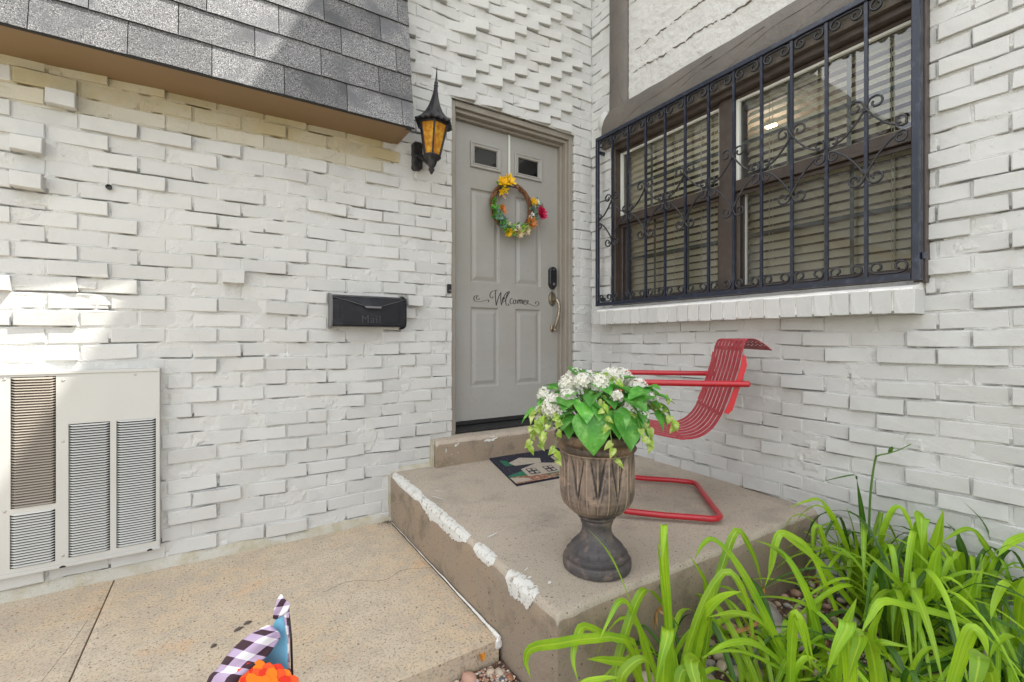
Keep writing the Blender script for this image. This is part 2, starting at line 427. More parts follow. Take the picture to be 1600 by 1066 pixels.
# gravel bed between walkway, porch and right wall
mb = MB(); st = .03
nx = int(3.9/st); ny = int(2.6/st)
for j in range(ny+1):
    for i in range(nx+1):
        x = -1.5+i*st; y = -1.2+j*st
        mb.v.append((x, y, -.075 + .018*noise.noise((x*4, y*4, 3)) + .008*noise.noise((x*16, y*16, 1))))
for j in range(ny):
    for i in range(nx):
        a = j*(nx+1)+i
        mb.f.append((a, a+1, a+nx+2, a+nx+1)); mb.m.append(0)
struct(mb.build('gravel_bed', M['gravel_bed'], smooth=True))

# walkway : concrete panels cut by a tooled joint
walk = struct(thing('walkway', 'tan concrete walkway along the foot of the white brick wall', 'walkway', (0, 2, 0)))
del walk['label']; del walk['category']
def panel(x0, x1, y0, y1):
    mb = MB(); n = 60; mm = 24
    def edge(y, x): return .003*noise.noise((x*9, y*3, 7))
    for j in range(mm+1):
        for i in range(n+1):
            x = x0+(x1-x0)*i/n; y = y0+(y1-y0)*j/mm
            yy = y + (edge(y, x)*(1 if j == 0 else 0))
            mb.v.append((x, yy, .0015*noise.noise((x*3, y*3, 0)) - (.004 if (i in (0, n) or j == 0) else 0)))
    for j in range(mm):
        for i in range(n):
            a = j*(n+1)+i; mb.f.append((a, a+1, a+n+2, a+n+1)); mb.m.append(0)
    b = len(mb.v)
    ring = [j*(n+1) for j in range(mm, -1, -1)] + list(range(1, n+1)) + [j*(n+1)+n for j in range(1, mm+1)]
    for q in ring:
        p = mb.v[q]; mb.v.append((p[0], p[1], -.12))
    for k in range(len(ring)-1):
        mb.f.append((ring[k], b+k, b+k+1, ring[k+1])); mb.m.append(0)
    return mb.build('concrete_panel', M['walk'], walk)
panel(-.391, .822, 1.385, 2.648)
panel(-1.62, -.3965, 1.385, 2.648)
panel(-2.86, -1.63, 1.385, 2.648)
panel(-4.10, -2.87, 1.385, 2.648)
mb = MB(); mb.box(-4.1, .82, 1.40, 2.66, -.13, -.012); mb.build('joint_bed', M['joint'], walk)
# twig debris left on the walkway
for (x, y, a, l) in ((.055, 1.93, .5, .035), (.085, 1.955, .3, .03), (-.02, 1.87, .7, .022)):
    mb = MB(); pts = [(x + l*(t-.5)*cos(a), y + l*(t-.5)*sin(a), .004+.002*sin(t*5)) for t in (0, .25, .5, .75, 1)]
    mb.tube(pts, [.002, .005, .0065, .004, .001], 6)
    tag(mb.build('twig', M['crack']), {.055: 'longest dark twig scrap lying on the open walkway', .085: 'middle dark twig scrap touching the longest one on the walkway', -.02: 'shortest dark twig scrap nearest the patterned flag on the walkway'}[x], 'twig', 'twig scraps on the walkway')

# porch slab
porch = struct(thing('porch', 'raised concrete porch slab under the red chair', 'porch', (1.6, 1.9, 0)))
del porch['label']; del porch['category']
def slab_mesh(x0, x1, y0, y1, zt, zb, name, mats, parent, r=.018, n=90, m_=80, wob=.0035):
    mb = MB()
    # rings: profile across from x0 bottom over the top; built as top grid + skirts with rounded edge
    def top(i, j):
        x = x0+(x1-x0)*i/n; y = y0+(y1-y0)*j/m_
        z = zt(y) + .0016*noise.noise((x*4, y*4, 2))
        return x, y, z
    for j in range(m_+1):
        for i in range(n+1):
            x, y, z = top(i, j)
            dx = x-x0; dy = y-y0
            q = 0
            for dd in (dx, dy):
                if dd < r:
                    q += r - sqrt(max(0, r*r-(r-dd)**2))
            ch = .006*max(0, noise.noise((x*14, y*14, 5)))*(1 if min(dx, dy) < .03 else 0)
            mb.v.append((x + (wob*noise.noise((y*8, 0, 1)) if i == 0 else 0), y + (wob*noise.noise((x*8, 0, 4)) if j == 0 else 0), z-q-ch))
    for j in range(m_):
        for i in range(n):
            a = j*(n+1)+i; mb.f.append((a, a+1, a+n+2, a+n+1)); mb.m.append(0)
    ring = [j*(n+1) for j in range(m_, -1, -1)] + list(range(1, n+1))
    b = len(mb.v); K = 10
    for k in range(1, K+1):
        for q in ring:
            p = mb.v[q]; t = k/K
            z = p[2] + (zb-p[2])*t
            mb.v.append((p[0] - .002*noise.noise((p[1]*6, z*12, 3))*(1 if p[0] < x0+.01 else 0), p[1] - .002*noise.noise((p[0]*6, z*12, 8))*(1 if p[1] < y0+.01 else 0), z))
    L = len(ring)
    for k in range(K):
        for i in range(L-1):
            A = ring[i] if k == 0 else b+(k-1)*L+i
            B = ring[i+1] if k == 0 else b+(k-1)*L+i+1
            mb.f.append((A, b+k*L+i, b+k*L+i+1, B)); mb.m.append(1)
    return mb.build(name, mats, parent, smooth=False)
import bisect
def graded():
    pass
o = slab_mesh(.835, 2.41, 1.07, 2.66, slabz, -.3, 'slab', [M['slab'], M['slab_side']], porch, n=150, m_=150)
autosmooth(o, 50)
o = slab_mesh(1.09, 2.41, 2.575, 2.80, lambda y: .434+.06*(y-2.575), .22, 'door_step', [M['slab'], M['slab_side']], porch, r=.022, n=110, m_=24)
autosmooth(o, 50)

# flaking white paint on the porch edges (thin films, 1.5 mm proud)
def chip(outline, z_or_fn, mode, name='paint_flake'):
    mb = MB()
    vs = [z_or_fn(*p) for p in outline]
    c = sum((Vector(v) for v in vs), Vector()) / len(vs)
    mb.v.append(tuple(c)); mb.v += [tuple(v) for v in vs]
    n = len(vs)
    for i in range(n): mb.f.append((0, 1+i, 1+(i+1) % n)); mb.m.append(0)
    return mb.build(name, M['flake'], porch)
def edge_strip(y0, y1, wt, ws, n, seed):
    """film folded over the left edge of the slab"""
    mb = MB(); rr = random.Random(seed)
    for i in range(n+1):
        t = i/n; y = y0+(y1-y0)*t
        env = min(1, 5*t, 5*(1-t))
        a = wt*env*(.55+.45*noise.noise((y*22, seed, 0))+.25*rr.uniform(-1, 1)) + .002
        bb = ws*env*(.75+.35*noise.noise((y*14, seed, 9))+.12*rr.uniform(-1, 1)) + .002
        z = slabz(y)
        wv = .0035*noise.noise((y*8, 0, 1))
        def chz(x): return .006*max(0, noise.noise((x*14, y*14, 5))) if x < .864 else 0
        a = max(0, a); bb = max(0, bb)
        for (x, zz) in ((.856+a, z+.0012-chz(.856+a)*.6), (.856, z+.0008-chz(.856)*.8), (.8454, z-.0008-chz(.8455)*.8), (.8340+wv, z-.0172-chz(.835)), (.8325+wv, z-.018-bb*.5), (.8322+wv, z-.018-bb)):
            mb.v.append((x, y, zz))
    for i in range(n):
        for k in range(5):
            a = i*6+k; mb.f.append((a, a+1, a+7, a+6)); mb.m.append(0)
    return mb.build('paint_flake', M['flake'], porch)
edge_strip(2.62, 2.15, .022, .016, 60, 1)
edge_strip(2.18, 1.66, .012, .045, 70, 2)
edge_strip(1.60, 1.45, .012, .022, 30, 3)
edge_strip(1.36, 1.19, .026, .055, 50, 4)
def jag(cx, cy, rx, ry, n, seed, rot=0):
    rr = random.Random(seed); o = []
    for i in range(n):
        a = 2*pi*i/n; q = rr.uniform(.55, 1.1)
        x, y = rx*q*cos(a), ry*q*sin(a)
        o.append((cx + x*cos(rot)-y*sin(rot), cy + x*sin(rot)+y*cos(rot)))
    return o
for (x, y, rx, ry, rot, sd) in ((.93, 1.62, .035, .006, .3, 1), (.905, 2.12, .05, .004, -1.1, 2), (.88, 1.28, .012, .006, .2, 3), (.92, 1.22, .01, .008, 1, 4), (.95, 2.2, .03, .003, -.9, 6), (.90, 1.33, .018, .003, .5, 9)):
    chip(jag(x, y, rx, ry, 16, sd, rot), lambda a, b: (a, b, slabz(b)+.0032), 0)
# flakes on the door step
fy = 2.573
for (x, z, rx, rz, rot, sd) in ((1.47, .405, .055, .016, .1, 5), (1.225, .40, .018, .010, .5, 6), (1.155, .375, .004, .020, -.15, 7), (1.19, .345, .004, .003, 0, 8), (1.235, .35, .004, .003, 0, 18)):
    chip(jag(x, z, rx, rz, 18, sd, rot), lambda a, b: (a, fy-.001 if b < .41 else fy+.006, b), 0)
# leaf litter swept into the corner
mb = MB(); r3 = random.Random(8)
for k in range(70):
    x = .815-abs(r3.gauss(0, .03)); y = 2.615-abs(r3.gauss(0, .022))
    a = r3.uniform(0, 6); l = r3.uniform(.004, .011)
    mb.add([(x, y, .004), (x+l*cos(a), y+l*sin(a), .006+r3.uniform(0,.006)), (x+l*.6*cos(a+1), y+l*.6*sin(a+1), .004)], [(0,1,2)])
lt = mb.build('leaf_litter', M['crack'], kind='stuff'); lt['label'] = 'dark dry leaf litter in the corner between porch and wall'; lt['category'] = 'leaf litter'
# hairline crack over the walkway panel
mb = MB(); mb.tube(catmull([(.82,1.98,.0006),(.70,2.03,.0006),(.60,1.99,.0006),(.47,2.06,.0006),(.36,2.03,.0006)], 60), [.0006+.0004*noise.noise((i*.7,0,0)) for i in range(61)], 4); mb.build('hairline_crack', M['joint'], walk)
mb = MB(); mb.tube(catmull([(-.42,2.30,.0006),(-.435,2.15,.0006),(-.45,2.05,.0006),(-.475,1.9,.0006)], 40), .0007, 4); mb.build('hairline_crack', M['joint'], walk)
# white sealant run between porch and walkway
mb = MB(); n = 80
pts = []; rs = []
for i in range(n+1):
    t = i/n; y = 2.60 - t*1.215
    pts.append((.826 + .003*noise.noise((y*9, 0, 0)), y, .002+.003*noise.noise((y*12, 3, 0)))); rs.append(.0012 + .0055*t**3*(1+.5*noise.noise((y*30, 1, 0))) + .003*max(0, noise.noise((y*11, 6, 0))))
mb.tube(pts, rs, 6)
mb.build('sealant', M['paintchip'], walk)
mb = MB(); mb.ball((.821, 1.386, -.016), .013, 9, 6, (1.1, .4, 1.5), jit=.2, rnd=R); mb.build('sealant', M['paintchip'], walk)

# ================================================================== BRICKS
def brick_mesh(L, h=.061, d=.09, seed=0, rough=1.0):
    rr = random.Random(seed)
    def ring(y, ins, j):
        o = []
        xs = [0, .25, .5, .75, 1]
        for t in xs: o.append((ins + (L-2*ins)*t + rr.uniform(-j, j), y, ins + rr.uniform(-j, j)))
        for t in xs[::-1]: o.append((ins + (L-2*ins)*t + rr.uniform(-j, j), y, h-ins + rr.uniform(-j, j)))
        return o
    j = .0010*rough
    f = ring(0, .0026, j); f = [(x, y + rr.uniform(-.0009, .0009), z) for x, y, z in f]
    m_ = ring(.0026, 0.0003, j*1.2)
    bk = [(x, d, z) for x, y, z in m_]
    vs = f+m_+bk
    n = 10
    fs = [tuple(range(n))]
    for a in (0, n):
        for k in range(n):
            k2 = (k+1) % n
            fs.append((a+k, a+n+k, a+n+k2, a+k2))
    return vs, fs
LB = .191
VAR = {}
def variant(kind, v):
    key = (kind, v)
    if key not in VAR:
        L = {'s': LB, 'm': .14, 'h': .092, 'q': .05, 'r': .066}[kind]
        mb = MB(); vs, fs = brick_mesh(L, seed=hash((len(kind), v, int(L*1000))) & 0xffff, rough=1.6 if v % 4 == 0 else 1.0)
        mb.add(vs, fs)
        VAR[key] = (mb.mesh('brick', M['brick']), L, mb.v, mb.f)
    return VAR[key]
MESH_OLD = {}  # brick copies whose colour carries the soffit bounce
def proj(p):
    f = (sin(CAM_YAW), cos(CAM_YAW)); r = (f[1], -f[0])
    c = p[0]*f[0]+p[1]*f[1]
    if c < .1: return None
    return (800+718.6*(p[0]*r[0]+p[1]*r[1])/c, 530-718.6*(p[2]-1.05)/c, c)
class Wall:
    """a running-bond wall; local u along the wall, outward normal = -y local"""
    def __init__(s, name, label, origin, rotz, loc):
        s.t = thing(name, label, 'wall', loc)
        s.O = Vector(origin); s.rz = rotz
        s.R = Matrix.Rotation(rotz, 4, 'Z')
        s.items = []; s.seed = loc[0]*3
    def wave(s, u, z): return .011*noise.noise((u*1.15+s.seed, z*2.1, 7)) + .0055*noise.noise((u*3.1+s.seed, z*3.6, 9))
    def put(s, u0, u1, z, out, yaw, roll=0, hs=1.0, old=False):
        w_ = u1-u0
        if w_ < .022: return
        uc_ = (u0+u1)/2; z += s.wave(uc_, z); roll -= (s.wave(uc_+.05, z)-s.wave(uc_-.05, z))/.1
        kind = 's' if w_ > .165 else ('m' if w_ > .115 else ('h' if w_ > .07 else 'q'))
        s.items.append((u0, w_, z, out, yaw, roll, kind, R.randrange(12), hs, old))
    def world(s, u, n_, z): return s.O + s.R @ Vector((u, n_, z))
    def finish(s, limit=300, group=None):
        sc = []
        for it in s.items:
            u0, w_, z = it[:3]
            c = s.world(u0+w_/2, 0, z+.03)
            p = proj(c)
            if p and -120 < p[0] < 1720 and -100 < p[1] < 1166:
                a = 1/(p[2]**2)*w_
                if not (-20 < p[0] < 1620 and -20 < p[1] < 1086): a *= .05
            else: a = .0001/(1+(c-Vector((0,0,1.05))).length)
            sc.append((a, it))
        sc.sort(key=lambda q: -q[0])
        rest = MB()
        for k, (a, it) in enumerate(sc):
            u0, w_, z, out, yaw, roll, kind, v, hs, old = it
            me, L, vv, ff = variant(kind, v)
            T = Matrix.Translation(s.world(u0, 0, z)) @ s.R @ Matrix.Translation((w_/2, -out, 0)) @ Matrix.Rotation(yaw, 4, 'Z') @ Matrix.Rotation(roll, 4, 'Y') @ Matrix.Rotation(((v*37+int(u0*1000)*13) % 100/100-.5)*.075, 4, 'X') @ Matrix.Translation((-w_/2, 0, 0)) @ Matrix.Diagonal((w_/L, 1, hs, 1))
            if k < limit:
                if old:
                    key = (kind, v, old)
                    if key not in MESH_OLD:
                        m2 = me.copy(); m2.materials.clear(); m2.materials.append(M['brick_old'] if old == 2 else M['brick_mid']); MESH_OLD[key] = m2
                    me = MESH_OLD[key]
                o = bpy.data.objects.new('brick', me); C.objects.link(o)
                adopt(o, s.t)
                o.matrix_basis = T
            else:
                rest.add(vv, ff, T)
        if rest.v: rest.build('brick', M['brick'], s.t, kind='stuff')

def clip(a0, a1, cuts):
    iv = [(a0, a1)]
    for (c0, c1) in cuts:
        nv = []
        for (x, y) in iv:
            if c1 <= x or c0 >= y: nv.append((x, y)); continue
            if c0 > x: nv.append((x, c0))
            if c1 < y: nv.append((c1, y))
        iv = nv
    return iv

# ---------------- left wall (door and furnace grille)
PZ = .0703; Z0 = -.023
WL = Wall('brick_wall', 'long white painted brick wall with the front door and mailbox', (0, 2.65, 0), 0, (.5, 2.7, 0))
headers = [(-.593, 2.06, .05), (-.687, 1.83, .05), (-.691, 1.69, .055), (.053, 1.315, .048), (.978, 1.255, .045), (1.185, 1.91, .03), (-.139, .88, .006), (.40, .61, .012)]
DOOR = (1.228, 2.228, .40, 2.573)
for k in range(0, 90):
    z = Z0 + PZ*k; zc = z+.03
    if z > 5.9: break
    ph = .093 + (.1 if k % 2 else 0)
    cuts = []
    if zc < .27: cuts.append((.832, 2.5))
    if zc < .44 and zc > .2: cuts.append((1.09, 2.5))
    if .105 < zc < .915: cuts.append((-1.42, -.230))
    if DOOR[2]-.1 < zc < DOOR[3]: cuts.append((DOOR[0], DOOR[1]))
    if 2.22 < zc: cuts.append((-9, .80))
    u_lo = -4.0
    n0 = int((u_lo-ph)/.2)-1
    for i in range(n0, 40):
        a = ph+.2*i
        b = a+.2-.0085
        if a > 2.4: break
        if b < u_lo: continue
        b = min(b, 2.398)
        for (x0, x1) in clip(a, b, cuts):
            if x1-x0 < .025: continue
            xc = (x0+x1)/2
            upper = (zc > 2.60 and xc > .7) 
            nearc = xc > 2.2
            dj = R.uniform(-.003, .003)
            zz = z+R.uniform(-.001, .001)
            if upper:
                if R.random() < .62 and xc < 2.3:
                    yaw = -R.uniform(.13, .27); out = R.uniform(.011, .021)
                else: yaw = R.uniform(-.05, .03); out = R.uniform(0, .006)
                if (x1-x0) < .15: yaw *= .4
            elif xc > .85 and zc > 1.9:
                yaw = R.uniform(-.05, .05); out = R.uniform(0, .008)
            else:
                q = R.random()
                yaw = R.gauss(0, .022); out = .0008+abs(R.gauss(0, .0018))
                if q < .16: out += R.uniform(.004, .018); yaw = R.uniform(-.09, .07)
                elif q < .42: yaw = -R.uniform(.04, .13); out += R.uniform(.001, .006)
            if nearc: yaw *= .2; out *= .5
            if zc < 1.0 and -.23 < x0 < .9: out *= 1.15
            roll = R.uniform(-.010, .010)
            if abs(x1-x0) < .08: yaw *= .3
            sp = None
            for (hx, hz, ho) in headers:
                if z-.005 <= hz < z+PZ-.005 and x0 <= hx < x1: sp = (hx, hz, ho)
            old = 0 if xc > .84 else (2 if zc > 2.08 else (1 if zc > 2.02 else 0))  # painted soffit bounce by course
            if sp:
                h0 = max(x0, min(sp[0]-.046, x1-.092)); h1 = min(x1, h0+.092)
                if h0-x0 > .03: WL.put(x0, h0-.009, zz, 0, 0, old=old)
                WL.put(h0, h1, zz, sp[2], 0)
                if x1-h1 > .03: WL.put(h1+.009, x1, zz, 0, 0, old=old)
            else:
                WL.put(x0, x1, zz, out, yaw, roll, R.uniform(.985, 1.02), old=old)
# soldier stub beside the furnace grille
WL.put(-.160, -.118, .84, .006, 0, hs=1.42)
WL.finish()

def mortar_grid(name, wall, u0, u1, z0, z1, st, skip, base=.0004, amp=.0022, seed=0, zref=0, pit=.07, mt=None, phase=(0, .1), sgn=1):
    """painted mortar skin: rows follow the courses, with ragged thin gaps under the brick arrises"""
    mb = MB()
    nu = int((u1-u0)/st)
    rows = []
    k = math.floor((z0-zref)/pit)
    while zref+pit*k < z1+pit:
        b = zref+pit*k
        for off, g in ((-.0088, 0), (-.0062, .12), (-.0040, 1), (-.0012, 1), (.0010, .8), (.018, 0), (.040, 0)):
            if z0-1e-6 <= b+off <= z1+1e-6: rows.append((b+off, g, k))
        k += 1
    rows = [(z0, 0, rows[0][2])] + [r for r in rows if z0+.0006 < r[0] < z1-.0006] + [(z1, 0, rows[-1][2])]
    nz = len(rows)-1
    for (z, g, k) in rows:
        for i in range(nu+1):
            u = u0+(u1-u0)*i/nu
            zw = z + wall.wave(u, z)
            if z in (z0, z1): zw = z
            d = base - amp*(1.2*noise.noise((u*9+seed, z*14, 0)) + .9*noise.noise((u*34+seed, z*40, 5)))
            rc = noise.noise((u*5.5+seed*3, k*3.1, 2)) + .35*noise.noise((u*23, k*1.7, 4))
            if g and rc > .15: d += g*min(.022, .002+(rc-.15)*.11)
            elif g > .5: d -= .0012
            # head joints: pitted or smeared over
            c = (sgn*u - phase[k % 2] + .0042) / .2
            fr = (c % 1.0)
            if min(fr, 1-fr)*.2 < .0065:
                hsh = noise.noise((math.floor(c+.5)*7.3, k*5.1, seed))
                if hsh > .05: d += (.004+.010*hsh)*max(0, .35+noise.noise((u*60, z*55, 3))*1.6)
            if noise.noise((u*5+seed, z*11, 11)) > .44: d -= .004
            mb.v.append(tuple(wall.world(u, d, zw)))
    for j in range(nz):
        for i in range(nu):
            u = u0+(u1-u0)*(i+.5)/nu; z = (rows[j][0]+rows[j+1][0])/2
            if skip(u, z): continue
            a = j*(nu+1)+i
            mb.f.append((a, a+1, a+nu+2, a+nu+1)); mb.m.append(0)
    return mb.build(name, mt or M['mortar'], wall.t, smooth=False)
def skipL(u, z):
    return (DOOR[0] < u < DOOR[1] and .2 < z < DOOR[3]) or (-1.40 < u < -.245 and .12 < z < .905)
mortar_grid('mortar', WL, -1.3, .9, -.05, 2.008, .0105, skipL, zref=Z0, pit=PZ, phase=(.093, .193))
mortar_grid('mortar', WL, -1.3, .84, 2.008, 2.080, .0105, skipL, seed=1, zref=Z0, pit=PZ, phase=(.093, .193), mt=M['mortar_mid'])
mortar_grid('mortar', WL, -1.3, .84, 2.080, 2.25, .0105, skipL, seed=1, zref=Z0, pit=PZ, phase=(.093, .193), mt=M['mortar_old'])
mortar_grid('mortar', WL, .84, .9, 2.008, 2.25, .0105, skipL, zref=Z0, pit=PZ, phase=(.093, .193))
mortar_grid('mortar', WL, .9, 2.405, .2, 3.9, .0105, skipL, seed=3, zref=Z0, pit=PZ, phase=(.093, .193))
mb = MB(); mb.box(-4.0, -1.4, 2.656, 2.80, -.3, 4.0); mb.box(-1.62, -1.295, 2.662, 2.8, -.3, 4.1); mb.box(-1.45, .88, 2.69, 2.8, .92, 4.1); mb.box(-1.45, -.2, 2.69, 2.8, -.3, .11)
mb.box(-.24, .88, 2.685, 2.8, -.3, .92); mb.box(.88, 1.225, 2.675, 2.85, -.3, 5.9); mb.box(1.225, 2.23, 2.675, 2.85, 2.60, 5.9); mb.box(2.23, 2.6, 2.675, 2.85, -.3, 5.9)
mb.box(1.2, 2.3, 2.86, 2.95, 0, 2.7); mb.box(-1.45, -.2, 2.76, 2.8, 0, 1)
mb.build('wall_core', M['mortar'], WL.t)
mb = MB(); mb.box(.9, 2.4, 2.657, 2.675, 4.0, 5.9); mb.build('mortar', M['mortar'], WL.t)
# mortar fillet along the foot of the wall
mb = MB(); n = 260
prof = 5
for i in range(n+1):
    x = -2.5 + (.835+2.5)*i/n
    h = .045 + .010*noise.noise((x*5, 1, 0)) + .006*noise.noise((x*24, 1, 0))
    d = .020 + .006*noise.noise((x*7, 4, 0)) + .003*noise.noise((x*30, 4, 0))
    for (dy, dz) in ((-.002, h), (.006, h*.8), (d*.55, h*.5), (d*.95, h*.22), (d, -.004)):
        mb.v.append((x, 2.647-dy, dz))
for i in range(n):
    for k in range(prof-1):
        a = i*prof+k; mb.f.append((a, a+1, a+prof+1, a+prof)); mb.m.append(0)
mb.build('mortar_fillet', M['fillet'], WL.t, smooth=True)
mb = MB(); n = 90
for i in range(n+1):
    t = i/n; x = .835+.26*t
    h = slabz(2.65)+.022+.006*noise.noise((x*20, 2, 0))
    for (dy, dz) in ((.002, h), (.010, slabz(2.65)+.012), (.022, slabz(2.65)-.001)): mb.v.append((x, 2.65-dy, dz))
for i in range(n):
    for k in range(2):
        a = i*3+k; mb.f.append((a, a+1, a+4, a+3)); mb.m.append(0)
mb.build('mortar_fillet', M['fillet'], WL.t, smooth=True)
mb = MB(); mb.box(.822, .8345, 2.632, 2.66, 0, .262); mb.build('mortar_fillet', M['fillet'], WL.t)
mb = MB(); mb.box(1.080, 1.0895, 2.600, 2.66, .25, .437); mb.build('mortar_fillet', M['fillet'], WL.t)

# ---------------- right wall (window wall)
WR = Wall('brick_wall', 'white painted brick wall with the grilled window behind the red chair', (2.40, 0, 0), -pi/2, (2.5, 1, 0))
WIN = (.673, 2.425, 1.262, 2.445)     # y0 y1 z0 z1
ZR = 1.094-.0705*20
for k in range(0, 100):
    z = ZR+.0705*k; zc = z+.03
    if z < -.2: continue
    if z > 6.2: break
    ph = .641 + (.1 if k % 2 else 0)
    cuts = []   # in Y
    if 1.255 < zc < 2.67: cuts.append((WIN[0], WIN[1]+(.006 if zc < 2.45 else .0)))
    if 1.14 < zc <= 1.262: cuts.append((WIN[0]+.004, 2.475))
    if zc >= 2.45: cuts.append((.655, 2.428))
    if zc > 3.95: cuts.append((-9, 9))
    y_lo = -1.7
    for i in range(-16, 14):
        a = ph+.2*i; b = a+.2-.0085
        if b < y_lo or a > 2.65: continue
        b = min(b, 2.647)
        if zc < slabz((a+b)/2)-.01 and a > 1.05: continue
        for (y0, y1) in clip(a, b, cuts):
            if y1-y0 < .025: continue
            q = R.random()
            yaw = R.gauss(0, .020); out = .001+abs(R.gauss(0, .002))
            if q < .44: yaw = R.uniform(.03, .12); out += R.uniform(.005, .016)
            elif q < .38: yaw = -R.uniform(.02, .06); out += .004
            if y0 > 2.2 or (y1-y0) < .12: yaw *= .3
            if y1 < .68 and zc > 1.26: yaw *= .7
            if abs(zc-1.185) < .03 and y1 < .45 and y0 > .2: out = .035; yaw = 0
            u0, u1 = -y1, -y0
            WR.put(u0, u1, z+R.uniform(-.001, .001), out, yaw, R.uniform(-.012, .012), R.uniform(.985, 1.02))
WR.finish()
def skipR(u, z):
    y = -u
    if WIN[0]+.01 < y < WIN[1]-.006 and 1.27 < z < 2.66: return True
    if z > 2.66 and y < 2.43 and y > .66: return True
    return False
mortar_grid('mortar', WR, -2.66, .5, -.2, 3.95, .0115, skipR, seed=9, zref=ZR, pit=.0705, phase=(.641, .741), sgn=-1)
mb = MB()
mb.box(2.408, 2.75, -1.8, -.49, -.3, 3.95)
mb.box(2.418, 2.75, -.52, .668, -.3, 3.95)
mb.box(2.418, 2.75, .668, 2.43, -.3, 1.262)
mb.box(2.418, 2.75, 2.4305, 2.75, -.3, 3.95)
mb.box(2.418, 2.75, .66, 2.4305, 2.455, 3.95)
mb.box(2.41, 2.75, -1.8, 2.75, 3.95, 6.2)
mb.build('wall_core', M['mortar'], WR.t)
# cast cap of the wall, its outer edge throws the long shadow
mb = MB(); mb.box(2.155, 2.8, -3.6, 2.9, 6.2, 6.34); mb.box(2.42, 2.8, -3.6, -1.8, -.3, 6.2)
mb.build('coping', M['mortar'], WR.t)
# rowlock sill : bricks on edge under a sloping white mortar bed
sill_t = WR.t
vs0, fs0 = brick_mesh(.066, h=.098, d=.13, seed=5, rough=1.3)
mb0 = MB(); mb0.add(vs0, fs0); sillmesh = mb0.mesh('sill_brick', M['brick'])
y = .676; k = 0
while y < 2.46:
    o = bpy.data.objects.new('sill_brick', sillmesh); C.objects.link(o)
    adopt(o, sill_t)
    o.matrix_basis = Matrix.Translation((2.282+R.uniform(-.003, .003), y+.066, 1.152+R.uniform(-.002, .002))) @ Matrix.Rotation(-pi/2+R.uniform(-.03, .03), 4, 'Z') @ Matrix.Rotation(R.uniform(-.02, .02), 4, 'Y') 
    y += .0738; k += 1
mb = MB(); n = 120
P_ = ((2.305, 1.155), (2.289, 1.165), (2.290, 1.238), (2.283, 1.246), (2.286, 1.254), (2.31, 1.262), (2.345, 1.270), (2.375, 1.287), (2.46, 1.292), (2.46, 1.155))
for i in range(n+1):
    y = .679+(2.472-.679)*i/n
    for j, (x, z) in enumerate(P_):
        q = .002*noise.noise((y*14, x*30, z*30)) if 1 < j < 8 else 0
        mb.v.append((x+q, y, z+q))
L = len(P_)
for i in range(n):
    for k in range(L-1):
        a = i*L+k; mb.f.append((a, a+L, a+L+1, a+1)); mb.m.append(0)
mb.f.append(tuple(range(L))); mb.m.append(0)
mb.f.append(tuple(n*L+k for k in range(L))[::-1]); mb.m.append(0)
autosmooth(mb.build('sill_bed', M['paintchip'], sill_t), 50)

# ---------------- stucco infill, timber post and arched header
ST = thing('stucco_panel', 'rough white stucco infill with ragged cracks above the barred window', 'stucco panel', (2.4, 1.5, 2.7))
mb = MB(); st = .012
y0, y1, z0, z1 = .655, 2.285, 2.60, 3.95
ny, nz = int((y1-y0)/st), int((z1-z0)/st)
cr_lines = []
def crackz(c, y):
    b, s, f, a = c
    return b + s*(y-1.4) + a*noise.noise((y*f, b*7, 0)) + .012*noise.noise((y*30, b*3, 1)) + .007*noise.noise((y*80, b*5, 2))
cracks = [(2.87, .0, 3, .03, 1.25, 2.23), (3.03, .0, 3.5, .03, 1.5, 2.2), (3.14, .0, 3, .04, .9, 1.75), (3.36, 0, 3, .05, 1.2, 2.25)]
for j in range(nz+1):
    for i in range(ny+1):
        y = y0+(y1-y0)*i/ny; z = z0+(z1-z0)*j/nz
        d = .004*noise.noise((y*7, z*7, 0)) + .0034*noise.noise((y*26, z*30, 4)) + .0024*noise.noise((y*60, z*75, 8)) + (.004 if noise.noise((y*20, z*34, 14)) > .35 else 0)
        for c in cracks:
            if c[4] < y < c[5]:
                dz = z - crackz(c[:4], y)
                if abs(dz) < .02:
                    d += .0065*(1-dz/.02)*(1 if dz > 0 else 0)
        mb.v.append((2.392-d, y, z))
for j in range(nz):
    for i in range(ny):
        a = j*(ny+1)+i; mb.f.append((a, a+ny+1, a+ny+2, a+1)); mb.m.append(0)
mb.build('stucco', M['stucco'], ST, smooth=True)
for c in cracks[:4]:
    mb = MB(); n = int((c[5]-c[4])/.008); seg = []
    pts = []; rs = []
    for i in range(n+1):
        y = c[4]+(c[5]-c[4])*i/n
        e = min(1, 8*i/n, 8*(1-i/n))
        pts.append((2.3905, y, crackz(c[:4], y)-.002)); rs.append(.0008+max(0, .0048*e*(.7+1.2*noise.noise((y*18, c[0], 2)))))
    mb.tube(pts, rs, 5)
    mb.build('crack', M['crack'], ST)

